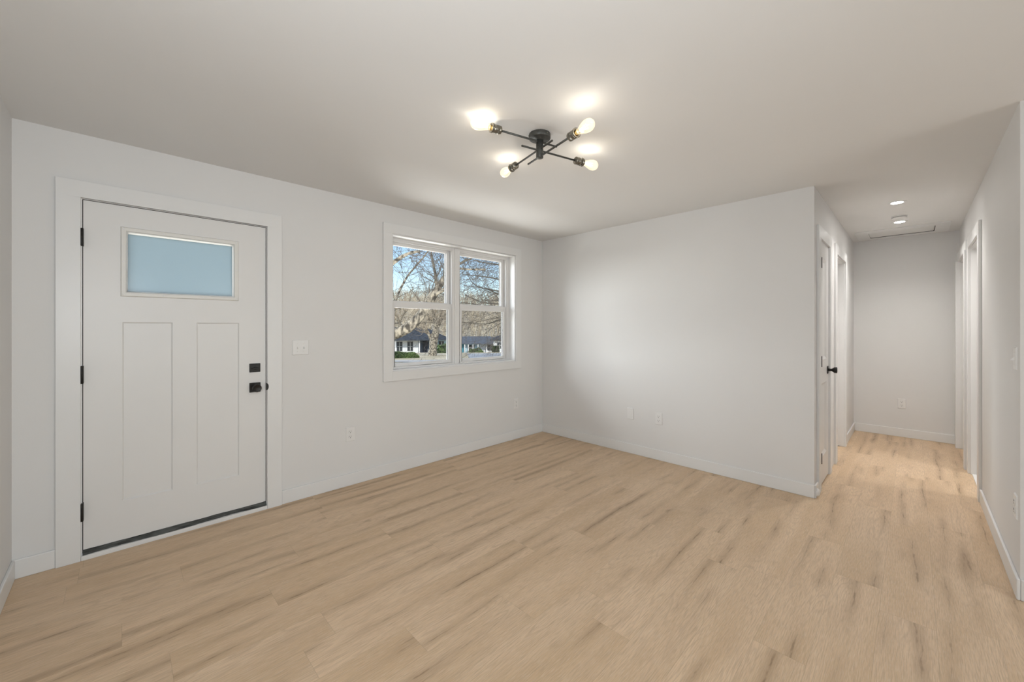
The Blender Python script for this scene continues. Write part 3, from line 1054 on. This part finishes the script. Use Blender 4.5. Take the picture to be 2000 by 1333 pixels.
def make_outlet():
    e = empty('wall_outlet', (0, 0, 0), 'x', 'outlet', 'duplex wall outlets')
    plate(MB(), 0.074, 0.120).build('cover_plate', 'plate_plastic', e)
    for cz in (0.0215, -0.0215):
        f = MB()
        vs = []
        for k in range(20):
            a = 2 * math.pi * k / 20
            vs.append((0.0175 * math.cos(a), max(-0.0145, min(0.0145, 0.0175 * math.sin(a)))))
        f.add([(x, -0.006, z + cz) for x, z in vs] + [(x, -0.0085, z + cz) for x, z in vs],
              [(i, (i + 1) % 20, 20 + (i + 1) % 20, 20 + i) for i in range(20)] + [tuple(range(20, 40))])
        fo = f.build('receptacle', 'plate_plastic', e)
        s = MB()
        s.box(-0.0075, -0.0055, -0.0092, -0.0080, cz + 0.000, cz + 0.010)
        s.box(0.0055, 0.0075, -0.0092, -0.0080, cz + 0.001, cz + 0.009)
        s.lathe((0, -0.0080, cz - 0.0075), (0, -1, 0), [(0, 0.003), (0.0012, 0.003)], 10)
        s.build('socket_slot', 'slot_dark', fo)
    MB().lathe((0, -0.006, 0), (0, -1, 0), [(0, 0.0035), (0.001, 0.0035), (0.0016, 0.002)], 12).build('plate_screw', 'plate_plastic', e)
    return e


def make_switch(n):
    w = 0.072 + 0.046 * (n - 1)
    e = empty('light_switch', (0, 0, 0), 'x', 'light switch')
    plate(MB(), w, 0.116).build('cover_plate', 'plate_plastic', e)
    for k in range(n):
        cx = (k - (n - 1) / 2) * 0.046
        s = MB().box(cx - 0.0055, cx + 0.0055, -0.0068, -0.0055, -0.0125, 0.0125).build('toggle_slot', 'plate_plastic', e)
        t = MB()
        t.add([(cx - 0.004, -0.0065, -0.009), (cx + 0.004, -0.0065, -0.009), (cx + 0.004, -0.0065, 0.006), (cx - 0.004, -0.0065, 0.006),
               (cx - 0.0032, -0.017, -0.013), (cx + 0.0032, -0.017, -0.013), (cx + 0.0032, -0.019, -0.006), (cx - 0.0032, -0.019, -0.006)],
              [(0, 1, 5, 4), (1, 2, 6, 5), (2, 3, 7, 6), (3, 0, 4, 7), (4, 5, 6, 7)])
        t.build('toggle', 'plate_plastic', s, 0.0006, 1)
        for zz in (0.030, -0.030):
            MB().lathe((cx, -0.0058, zz), (0, -1, 0), [(0, 0.0033), (0.001, 0.0033), (0.0014, 0.002)], 10).build('plate_screw', 'lite_frame_plastic', e)
    return e


R90 = -math.pi / 2
outs = [((1.386, YA, 0.431), 0, 'white duplex outlet under the window, nearer the front door'),
        ((3.378, YA, 0.420), 0, 'white duplex outlet on the window wall close to the room corner'),
        ((XB, 1.799, 0.415), R90, 'white duplex outlet on the blank wall, right of the blank cover plate'),
        ((XE, 0.098, 0.405), R90, 'white duplex outlet low on the hall end wall'),
        ((3.226, YR, 0.428), math.pi, 'white duplex outlet low on the right-hand wall near the picture edge')]
proto = make_outlet()
for i, (loc, rz, lab) in enumerate(outs):
    o = proto if i == 0 else copy_tree(proto)
    o.location = loc
    o.rotation_euler = (0, 0, rz)
    o['label'] = lab
s2 = make_switch(2)
s2.location = (1.000, YA, 1.178)
s2['label'] = 'white double toggle switch between the front door and the window'
s1 = make_switch(1)
s1.location = (3.238, YR, 1.175)
s1.rotation_euler = (0, 0, math.pi)
s1['label'] = 'white toggle switch on the right-hand wall near the picture edge'
bl = empty('blank_plate', (0, 0, 0), 'plain white blank cover plate low on the far wall, left of the outlet', 'cover plate')
plate(MB(), 0.074, 0.120).build('cover_plate', 'plate_plastic', bl)
bi = MB().box(-0.018, 0.018, -0.0068, -0.005, -0.035, 0.035).build('blank_insert', 'plate_plastic', bl, 0.0008, 1)
bl.location = (XB, 2.111, 0.419)
bl.rotation_euler = (0, 0, R90)

# rounded bumper on the wall end beside the closet door
bu = MB()
bu.lathe((3.875, YH - BT, 0.045), (0, -1, 0), [(0, 0.030), (0.006, 0.030), (0.014, 0.026), (0.020, 0.017), (0.023, 0.0)], 28)
tag(bu.build('door_bumper', 'plate_plastic'), 'small round white door bumper at the foot of the far wall corner', 'door stop')

# unseen lamp added to brighten the side room behind the open doorway
lamp('added_side_room_fill', 'AREA', (5.0, -1.3, H - 0.03), 13, (1.0, 0.97, 0.93), (0, 0, -1), shape='DISK', size=0.3)
#EXTERIOR
# ================================================================== outdoors
def W(px, py, depth):
    """point of the street at the given distance along the viewing direction"""
    p = FW * depth + RT * ((px - 1000.0) * depth / FPX)
    return Vector((p.x, p.y, CAM_Z - (py - HOR) * depth / FPX))


FM = Vector((math.cos(math.radians(52.5)), math.sin(math.radians(52.5)), 0))
PROF = [(-60, -0.45), (8, -0.5), (20, -0.52), (35, -1.1), (50, -1.9), (70, -3.05), (95, -4.85), (118, -5.0), (150, -0.5), (200, 7.5), (260, 14.0), (340, 16.0)]


def ground_z(x, y):
    d = x * FM.x + y * FM.y
    for (a, za), (b, zb) in zip(PROF, PROF[1:]):
        if d <= b:
            t = max(0.0, (d - a) / (b - a))
            return za + (zb - za) * t
    return PROF[-1][1]


def on_ground(px, depth):
    p = W(px, 700, depth)
    p.z = ground_z(p.x, p.y)
    return p


SIDE = Vector((FM.y, -FM.x, 0))


def strip(d0, d1, s0, s1, nd, ns, lift=0.0, keep=None):
    mb = MB()
    vs, fs = [], []
    for i in range(nd + 1):
        d = d0 + (d1 - d0) * i / nd
        for j in range(ns + 1):
            s = s0 + (s1 - s0) * j / ns
            p = FM * d + SIDE * s
            vs.append((p.x, p.y, ground_z(p.x, p.y) + lift))
    for i in range(nd):
        for j in range(ns):
            a = i * (ns + 1) + j
            fs.append((a, a + 1, a + ns + 2, a + ns + 1))
    return mb.add(vs, fs, True)


lawn = MB()
vs, fs = [], []
ds = [0, 3, 8, 14, 20, 28, 35, 42, 50, 60, 70, 82, 95, 106, 118]
for d in ds:
    for j in range(41):
        s = -100 + 200 * j / 40
        p = FM * d + SIDE * s
        y = max(p.y, YA + TA - 0.02)
        vs.append((p.x, y, ground_z(p.x, y)))
for i in range(len(ds) - 1):
    for j in range(40):
        a = i * 41 + j
        fs.append((a, a + 1, a + 42, a + 41))
lawn.add(vs, fs, True)
tag(lawn.build('lawn', 'winter_lawn'), 'pale winter lawn sloping away outside the window', 'lawn', None, 'structure')
tag(strip(118, 340, -170, 170, 22, 30).build('hillside', 'hill_leaf_litter'), 'brown wooded hillside behind the far houses', 'hill', None, 'structure')
tag(strip(25.8, 47, 0.5, 26, 10, 8, 0.03).build('driveway', 'asphalt_grey'), 'grey driveway crossed by tree shadows, before the right-hand house', 'driveway', None, 'structure')
tag(strip(23.0, 25.5, -22, 26, 2, 12, 0.03).build('front_walk', 'porch_concrete'), 'pale strip of path at the near edge of the lawn', 'path', None, 'structure')


# ------------------------------------------------------------------ bare trees
def twig(mb, p, d, ln, r, lev, rnd, seg=4, spread=0.75, lift=0.05, kids=(3, 5)):
    """one bending branch with its own smaller branches"""
    n = 5 if lev > 0 else 3
    pts, rad = [p.copy()], [r]
    q = p.copy()
    dd = d.normalized()
    nodes = []
    for i in range(n):
        dd = (dd + Vector((rnd.uniform(-1, 1), rnd.uniform(-1, 1), rnd.uniform(-1, 1) + lift * 2)) * 0.30).normalized()
        q = q + dd * (ln / n)
        pts.append(q.copy())
        rad.append(r * (1 - 0.72 * (i + 1) / n))
        nodes.append((q.copy(), dd.copy(), rad[-1]))
    mb.tube(pts, rad, seg if lev > 0 else 3, lev > 0)
    if lev <= 0:
        return
    for _ in range(rnd.randint(*kids)):
        bp, bd, br = nodes[rnd.randrange(0, n)] if rnd.random() < 0.8 else nodes[-1]
        v = Vector((rnd.gauss(0, 1), rnd.gauss(0, 1), rnd.gauss(0, 1)))
        v = (v - bd * v.dot(bd))
        if v.length < 1e-3:
            continue
        nd = (bd + v.normalized() * rnd.uniform(0.45, 1.1) * spread + Vector((0, 0, lift))).normalized()
        twig(mb, bp, nd, ln * rnd.uniform(0.42, 0.72), max(br * 0.62, 0.003), lev - 1, rnd, seg, spread, lift, kids)


def limb(pts, widths_px, seg=10):
    """a limb through points (px, py, depth); widths in picture pixels at those points"""
    P = [W(*p) for p in pts]
    R = [w * 0.5 * p[2] / FPX for w, p in zip(widths_px, pts)]
    # refine
    P2, R2 = [], []
    for i in range(len(P) - 1):
        p0, p1, p2, p3 = P[max(i - 1, 0)], P[i], P[i + 1], P[min(i + 2, len(P) - 1)]
        for k in range(4):
            t = k / 4
            q = 0.5 * ((2 * p1) + (p2 - p0) * t + (2 * p0 - 5 * p1 + 4 * p2 - p3) * t * t + (3 * p1 - p0 - 3 * p2 + p3) * t ** 3)
            P2.append(q)
            R2.append((R[i] + (R[i + 1] - R[i]) * t) * random.uniform(0.93, 1.07))
    P2.append(P[-1])
    R2.append(R[-1])
    return P2, R2


def sprout(mb, P, R, count, ln, lev, rnd, rr=(0.10, 0.25), lift=0.1, span=(0.1, 1.0), kids=(3, 5), bias=None, spread=0.75):
    for _ in range(count):
        i = int(len(P) * rnd.uniform(*span))
        i = max(0, min(len(P) - 2, i))
        bd = (P[i + 1] - P[i]).normalized()
        v = Vector((rnd.gauss(0, 1), rnd.gauss(0, 1), rnd.gauss(0, 1)))
        v = (v - bd * v.dot(bd)).normalized()
        d = (bd * rnd.uniform(0.1, 0.9) + v + Vector((0, 0, lift)))
        if bias is not None:
            d += bias
        twig(mb, P[i], d, ln * rnd.uniform(0.5, 1.2), min(0.011, max(0.0035, R[i] * rnd.uniform(*rr))) if R[i] < 0.2 and (P[i] - cam.location).length < 25 else max(0.004, R[i] * rnd.uniform(*rr)), lev, rnd, 4, spread, lift, kids)


def bx(x, y):          # pixel of the enlarged window view
    return 760 + x / 5.33, 470 + y / 5.33


def LP(seq, depth):
    return [(*bx(x, y), d if d else depth) for x, y, *r in seq for d in [r[0] if r else 0]]


# the great leaning tree close to the house
rnd = random.Random(11)
c = W(700, 700, 9.6)
lean = empty('leaning_tree', (c.x, c.y, ground_z(c.x, c.y)), 'big mottled bare tree leaning across the left window sash', 'tree')
tp = LP([(-700, 1500), (-420, 1130), (-180, 1060), (40, 985), (200, 905), (330, 780), (430, 615), (520, 480), (600, 340), (680, 170), (760, -60), (800, -300)], 9.5)
P1, R1 = limb(tp, [34, 29, 25, 21.5, 20, 18, 17, 13.5, 10, 8.5, 7, 5])
base = Vector((P1[0].x, P1[0].y, ground_z(P1[0].x, P1[0].y) - 0.1))
trunk_mb = MB().tube([base] + P1, [R1[0] * 1.25] + R1, 12)
trunk_mb.build('trunk', 'bark_pale', lean)
fk = MB()
PA, RA = limb(LP([(490, 520), (490, 420), (470, 290), (445, 170), (430, 40), (400, -160)], 9.5), [7, 6.5, 5, 4.2, 3.4, 2])
fk.tube(PA, RA, 8)
fk.build('branch', 'bark_grey', lean)
fk = MB()
PB, RB = limb(LP([(-440, 1130, 9.5), (-410, 800, 9.1), (-300, 500, 8.8), (-80, 330), (30, 240), (150, 160), (230, 128), (322, 112)], 8.6), [16, 14, 12, 9.5, 8.2, 7, 6, 4.2])
fk.tube(PB, RB, 9)
fk.build('branch', 'bark_pale', lean)
fk = MB()
PC, RC = limb(LP([(-70, 1015, 9.6), (10, 800, 10.0), (100, 545, 10.6), (190, 375), (262, 285), (350, 185), (420, 90), (520, -60)], 11), [6, 5, 4.2, 3.6, 3.6, 3, 2.4, 1.6])
fk.tube(PC, RC, 7)
fk.build('branch', 'bark_pale', lean)
fk = MB()
PD, RD = limb(LP([(470, 560), (560, 520), (640, 430), (720, 305), (810, 300), (905, 303), (1006, 300)], 9.3), [7, 6.5, 5.4, 4.4, 3.6, 3.6, 3.2])
fk.tube(PD, RD, 8)
fk.build('branch', 'bark_pale', lean)
fk = MB()
PE, RE = limb(LP([(600, 330), (680, 275), (740, 240), (800, 208), (850, 190), (930, 120)], 9.2), [6, 5.5, 5, 4, 3, 2])
fk.tube(PE, RE, 8)
fk.build('branch', 'bark_grey', lean)
tw_ = MB()
sprout(tw_, P1, R1, 34, 1.5, 2, rnd, (0.06, 0.14), 0.15, (0.45, 1.0))
sprout(tw_, PA, RA, 24, 1.2, 2, rnd, (0.15, 0.3), 0.1)
sprout(tw_, PB, RB, 22, 1.2, 2, rnd, (0.1, 0.2), 0.0)
sprout(tw_, PC, RC, 22, 1.3, 2, rnd, (0.2, 0.35), 0.1)
sprout(tw_, PD, RD, 16, 1.1, 2, rnd, (0.15, 0.3), 0.0)
sprout(tw_, PE, RE, 16, 1.2, 2, rnd, (0.15, 0.3), 0.0)
tag(tw_.build('twigs', 'twig_brown', lean), kind='stuff')

# tall bare tree whose fine branches fill the right-hand sash
rnd = random.Random(23)
c = on_ground(1120, 17)
fine = empty('spreading_tree', c, 'fine-twigged bare tree filling the right-hand sashes', 'tree')
tt_ = [c - Vector((0, 0, 0.2)), c + Vector((0.05, 0, 1.5)), c + Vector((0, 0.1, 3.2)), c + Vector((-0.1, 0.1, 5.5)), c + Vector((0, 0, 8.5))]
MB().tube(tt_, [0.27, 0.22, 0.19, 0.14, 0.05], 10).build('trunk', 'bark_grey', fine)
tw_ = MB()
right_limbs = [[(1500, 560), (1300, 470), (1120, 400), (930, 370), (740, 345)],
               [(1500, 640), (1300, 560), (1100, 520), (900, 470), (800, 330)],
               [(1500, 700), (1330, 620), (1140, 560), (1000, 500), (780, 470)],
               [(1500, 760), (1300, 690), (1130, 660), (950, 640), (780, 560)],
               [(1500, 820), (1330, 800), (1170, 820), (1000, 870), (780, 850)],
               [(1500, 300), (1300, 260), (1150, 250), (980, 230), (760, 180)],
               [(1500, 800), (1300, 720), (1120, 690), (920, 668), (730, 640)]]
for seq in right_limbs:
    Pq, Rq = limb(LP([(1919, seq[0][1] + 150, 17.0)] + seq, 15 + rnd.uniform(-2, 2)), [8, 5.5, 4.2, 2.8, 1.8, 0.9])
    b_ = MB().tube(Pq, Rq, 7)
    b_.build('branch', 'bark_grey', fine)
    sprout(tw_, Pq, Rq, 26, 2.2, 2, rnd, (0.18, 0.4), 0.0, (0.15, 1.0), (3, 5))
tag(tw_.build('twigs', 'twig_brown', fine), kind='stuff')

# sturdy tree on the far side of the lawn
rnd = random.Random(5)
c = on_ground(845, 34)
mid = empty('lawn_tree', c, 'thick-trunked pale bare tree standing before the left-hand house', 'tree')
PT, RT_ = limb(LP([(447, 1210), (455, 1150), (465, 1050), (487, 950), (488, 880), (470, 790), (445, 720), (430, 610), (415, 480)], 34), [19, 16.5, 15.5, 14, 9.5, 6.5, 5, 3.6, 2])
MB().tube([PT[0] - Vector((0, 0, 0.5))] + PT, [RT_[0] * 1.2] + RT_, 12).build('trunk', 'bark_pale', mid)
tw_ = MB()
for seq, wd in (([(432, 1025), (412, 970), (380, 930), (310, 890), (250, 830)], [6.5, 6, 5, 3.5, 2]),
                ([(490, 940), (520, 870), (560, 800), (600, 735), (640, 640)], [8, 6, 4.5, 3.5, 2]),
                ([(385, 935), (375, 870), (340, 800), (330, 700)], [3.5, 3, 2.2, 1.2]),
                ([(500, 900), (530, 840), (545, 740), (590, 600)], [5, 3.5, 2.8, 1.4]),
                ([(478, 860), (420, 830), (395, 760), (330, 660), (260, 560)], [5, 4, 3, 2.2, 1.2])):
    Pq, Rq = limb(LP(seq, 34), wd)
    MB().tube(Pq, Rq, 8).build('branch', 'bark_pale', mid)
    sprout(tw_, Pq, Rq, 10, 2.6, 2, rnd, (0.15, 0.35), 0.2)
sprout(tw_, PT, RT_, 16, 3.0, 2, rnd, (0.1, 0.3), 0.2, (0.55, 1.0))
tag(tw_.build('twigs', 'twig_pale', mid), kind='stuff')

# slender pale tree rising behind the left-hand house
for q, (x0, seed, lab) in enumerate(((100, 31, 'slender pale forked tree rising behind the left-hand house roof'),)):
    rnd = random.Random(seed)
    c = on_ground(bx(x0, 0)[0], 92)
    t_ = empty('forked_tree', c, lab, 'tree')
    for sgn, pts in enumerate(([(x0, 940), (x0 - 2, 860), (x0 - 12, 800), (x0 - 42, 735), (x0 - 50, 600), (x0 - 70, 470)],
                               [(x0 + 2, 900), (x0 + 12, 850), (x0 + 40, 780), (x0 + 90, 715), (x0 + 120, 600), (x0 + 150, 480)])):
        Pq, Rq = limb(LP(pts, 92), [5, 4.6, 4.0, 3.2, 2, 1])
        if sgn == 0:
            Pq, Rq = [c - Vector((0, 0, 0.3))] + Pq, [Rq[0] * 1.2] + Rq
        MB().tube(Pq, Rq, 7).build('trunk' if sgn == 0 else 'branch', 'bark_pale', t_)
        tw_ = MB()
        sprout(tw_, Pq, Rq, 14, 5.5, 2, rnd, (0.2, 0.45), 0.25, (0.3, 1.0))
        tag(tw_.build('twigs', 'twig_pale', t_), kind='stuff')

# the wooded slope: too many bare trees to count
rnd = random.Random(77)
wd = MB()
for _ in range(780):
    d = rnd.uniform(122, 300)
    s = rnd.uniform(-0.40, 0.30) * d
    p = FM * d + SIDE * s
    p.z = ground_z(p.x, p.y) - 0.3
    h = rnd.uniform(7, 12)
    pts = [p, p + Vector((rnd.uniform(-.4, .4), rnd.uniform(-.4, .4), h * 0.35)), p + Vector((rnd.uniform(-.8, .8), rnd.uniform(-.8, .8), h * 0.7)), p + Vector((rnd.uniform(-1.2, 1.2), rnd.uniform(-1.2, 1.2), h))]
    rr = rnd.uniform(0.14, 0.26)
    wd.tube(pts, [rr, rr * 0.8, rr * 0.5, 0.03], 4)
    for k in range(9):
        i = rnd.choice((1, 1, 2, 2))
        a = rnd.uniform(0, 6.283)
        twig(wd, pts[i] + (pts[i + 1] - pts[i]) * rnd.random() * 0.8, Vector((math.cos(a), math.sin(a), rnd.uniform(0.35, 1.3))), h * rnd.uniform(0.22, 0.42), rr * 0.42, 1, rnd, 3, 0.7, 0.2, (3, 5))
tag(wd.build('woodland', 'wood_far'), 'bare brown woodland covering the slope behind the houses', 'woodland', None, 'stuff')


# ------------------------------------------------------------------ houses across the street
class LocalMB(MB):
    """builder in a house's own axes: x to the right, y away from the viewer, z up"""

    def __init__(self, root):
        super().__init__()
        self.root = root

    def build(self, name, mat, parent=None, bevel=0.0, bseg=2, off=None):
        o = MB.build(self, name, mat, None, bevel, bseg)
        o.parent = parent if parent is not None else self.root
        return o


def hip(mb, x0, x1, y0, y1, z, h, over=0.5, gable=False):
    x0, x1, y0, y1 = x0 - over, x1 + over, y0 - over, y1 + over
    w = (y1 - y0) / 2
    ym = (y0 + y1) / 2
    rx0, rx1 = (x0, x1) if gable else (x0 + min(w, (x1 - x0) / 2 - 0.1), x1 - min(w, (x1 - x0) / 2 - 0.1))
    v = [(x0, y0, z), (x1, y0, z), (x1, y1, z), (x0, y1, z), (rx0, ym, z + h), (rx1, ym, z + h),
         (x0, y0, z - 0.18), (x1, y0, z - 0.18), (x1, y1, z - 0.18), (x0, y1, z - 0.18)]
    mb.add(v, [(0, 1, 5, 4), (1, 2, 5), (2, 3, 4, 5), (3, 0, 4), (6, 7, 1, 0), (7, 8, 2, 1), (8, 9, 3, 2), (9, 6, 0, 3), (9, 8, 7, 6)])


def house(name, px, depth, label):
    p = on_ground(px, depth)
    yaw = YAW - math.atan2(px - 1000, FPX) - math.pi / 2
    return empty(name, p, label, 'house', None, None, yaw)


def hwin(root, x, z0, z1, w, y, shut=False):
    f = LocalMB(root).box(x - w / 2 - 0.08, x + w / 2 + 0.08, y - 0.05, y, z0 - 0.08, z1 + 0.08).build('window', 'shutter_dark')
    f2 = LocalMB(root).box(x - w / 2, x + w / 2, y - 0.07, y - 0.05, z0, z1).build('pane', 'pane_dark', f)
    b = LocalMB(root)
    b.box(x - 0.03, x + 0.03, y - 0.09, y - 0.07, z0, z1)
    b.box(x - w / 2, x + w / 2, y - 0.09, y - 0.07, (z0 + z1) / 2 - 0.03, (z0 + z1) / 2 + 0.03)
    b.build('glazing_bar', 'post_white', f)


hA = house('house', 812, 70, 'white house with dark hip roof behind the thick tree, left sash')
LocalMB(hA).box(-12, 0.45, 0, 7, -0.6, 2.35).build('wall', 'siding_white')
LocalMB(hA).box(0.45, 3.2, 2.2, 7, -0.6, 2.35).build('porch_wall', 'painted_porch_shade')  # porch shade painted in by the dark wall colour
LocalMB(hA).box(3.2, 5.7, 0.9, 7, -0.6, 2.35).build('side_wall', 'siding_blue')
r_ = LocalMB(hA)
hip(r_, -12, 5.7, 0.3, 8, 2.42, 2.1, 0.6)
hip(r_, -3.1, 1.6, -1.6, 3.4, 2.44, 1.35, 0.35)
r_.build('roof', 'shingle_dark')
hwin(hA, -2.75, 0.45, 1.95, 0.8, 0)
hwin(hA, -0.95, 0.45, 1.95, 0.8, 0)
hwin(hA, -7.0, 0.45, 1.95, 1.2, 0)
hwin(hA, 4.5, 0.7, 1.95, 0.8, 0.9)
for xx in (0.62, 2.9):
    LocalMB(hA).box(xx - 0.09, xx + 0.09, -1.2, -1.02, -0.3, 2.3).build('porch_post', 'post_white')
LocalMB(hA).box(1.2, 2.15, 2.14, 2.2, 0.0, 2.05).build('front_door', 'shutter_dark')  # dark colour carries the painted porch shade across the door
LocalMB(hA).box(0.45, 3.2, -1.3, 2.2, -0.6, 0.02).build('porch_floor', 'porch_concrete')

hB = house('house', 932, 95, 'pale blue porch house with teal garage door, right sash')
LocalMB(hB).box(-9.5, 7.6, 0.8, 9, -0.8, 2.4).build('wall', 'siding_blue')
LocalMB(hB).box(0.6, 7.5, 0.62, 0.8, 0.0, 2.4).build('entry_wall', 'siding_white')
r_ = LocalMB(hB)
hip(r_, -9.5, 7.8, -0.2, 9, 2.45, 1.55, 0.5)
hip(r_, 1.0, 7.0, -1.2, 7, 2.45, 1.45, 0.4)
r_.build('roof', 'shingle_grey')
LocalMB(hB).box(-6.6, -3.2, 0.72, 0.8, 0.0, 2.15).build('garage_door', 'teal_paint')
for xx in (-2.95, -2.1, -1.0, 0.2, 2.2, 4.3, 7.2):
    LocalMB(hB).box(xx - 0.1, xx + 0.1, -0.5, -0.3, -0.3, 2.4).build('porch_post', 'post_white')
LocalMB(hB).box(4.9, 5.9, 0.55, 0.62, 0.0, 2.1).build('front_door', 'shutter_dark')
hwin(hB, 3.1, 0.7, 1.9, 1.0, 0.62)
hwin(hB, -1.4, 0.7, 1.9, 1.2, 0.8)
LocalMB(hB).box(-3.0, 7.4, -0.6, 0.62, -0.6, 0.02).build('porch_floor', 'porch_concrete')

hC = house('house', 985, 80, 'white house with dark roof at the far right of the window view')
LocalMB(hC).box(-2.2, 10, 0, 8, -0.8, 2.6).build('wall', 'siding_white')
r_ = LocalMB(hC)
hip(r_, -2.2, 10, 0, 8, 2.65, 1.9, 0.7)
r_.build('roof', 'shingle_dark')
hwin(hC, -0.9, 0.9, 2.0, 0.9, 0)
hwin(hC, 2.2, 0.9, 2.0, 1.2, 0)


# ------------------------------------------------------------------ shrubs
def shrub(name, px, depth, w, dep, h, mat, label, seed, box=False, group=None, leaf=1.0):
    rnd = random.Random(seed)
    c = on_ground(px, depth)
    yaw = YAW - math.atan2(px - 1000, FPX) - math.pi / 2
    ca, sa = math.cos(yaw), math.sin(yaw)
    mb = MB()

    def put(x, y, z):
        return Vector((c.x + x * ca - y * sa, c.y + x * sa + y * ca, c.z + z))
    for _ in range(int(1100 / leaf ** 2)):
        if box:
            x, y, z = rnd.uniform(-1, 1), rnd.uniform(-1, 1), rnd.uniform(0, 1)
            f = rnd.random()
            if f < 0.4:
                y = -1 + rnd.uniform(0, 0.1)
            elif f < 0.7:
                z = 1 - rnd.uniform(0, 0.1)
            else:
                x = rnd.choice((-1, 1)) * (1 - rnd.uniform(0, 0.1))
        else:
            v = Vector((rnd.gauss(0, 1), rnd.gauss(0, 1), abs(rnd.gauss(0, 1)))).normalized() * rnd.uniform(0.82, 1.06)
            x, y, z = v
            k = 1 + 0.18 * math.sin(5 * x + seed) * math.cos(4 * z)
            z *= k
        p = put(x * w / 2, y * dep / 2, max(0.0, z) * h)
        s = rnd.uniform(0.08, 0.17) * (0.6 + 0.4 * h) * leaf
        a = Vector((rnd.gauss(0, 1), rnd.gauss(0, 1), rnd.gauss(0, 1))).normalized()
        b = a.cross(Vector((rnd.gauss(0, 1), rnd.gauss(0, 1), rnd.gauss(0, 1)))).normalized()
        mb.add([p + a * s, p - a * s * 0.5 + b * s * 0.6, p - a * s * 0.5 - b * s * 0.6], [(0, 1, 2)])
    # inner body so the shrub is not see-through
    if box:
        k = 0.9
        q = [put(sx * w / 2 * k, sy * dep / 2 * k, zz) for zz in (-0.3, h * k) for sx, sy in ((-1, -1), (1, -1), (1, 1), (-1, 1))]
        mb.add(q, [(0, 3, 2, 1), (4, 5, 6, 7), (0, 1, 5, 4), (1, 2, 6, 5), (2, 3, 7, 6), (3, 0, 4, 7)])
    else:
        vs, fs = [], []
        for i in range(7):
            t = i / 6 * math.pi / 2
            for k in range(14):
                a = 2 * math.pi * k / 14
                vs.append(put(math.cos(a) * math.cos(t) * w / 2 * 0.86, math.sin(a) * math.cos(t) * dep / 2 * 0.86, math.sin(t) * h * 0.86 - 0.15))
        for i in range(6):
            for k in range(14):
                k2 = (k + 1) % 14
                fs.append((i * 14 + k, i * 14 + k2, (i + 1) * 14 + k2, (i + 1) * 14 + k))
        mb.add(vs, fs)
    o = mb.build(name, mat, None, 0, 2, c)
    return tag(o, label, 'shrub', group)


shrub('hedge', 788, 29, 2.2, 0.8, 0.46, 'leaf_green', 'low green planting strip before the white house, left sash', 1, leaf=0.45)
shrub('bush', 864, 60, 2.6, 2.0, 1.35, 'leaf_green', 'rounded yellow-green bush right of the thick tree trunk', 2)
shrub('bush', 930, 88, 3.4, 1.6, 1.15, 'leaf_green', 'wide rounded green bush before the blue house porch', 3)
shrub('hedge', 968, 73, 1.3, 1.1, 1.2, 'leaf_dark', 'dark squarely clipped bush right of the blue house porch', 4, True)
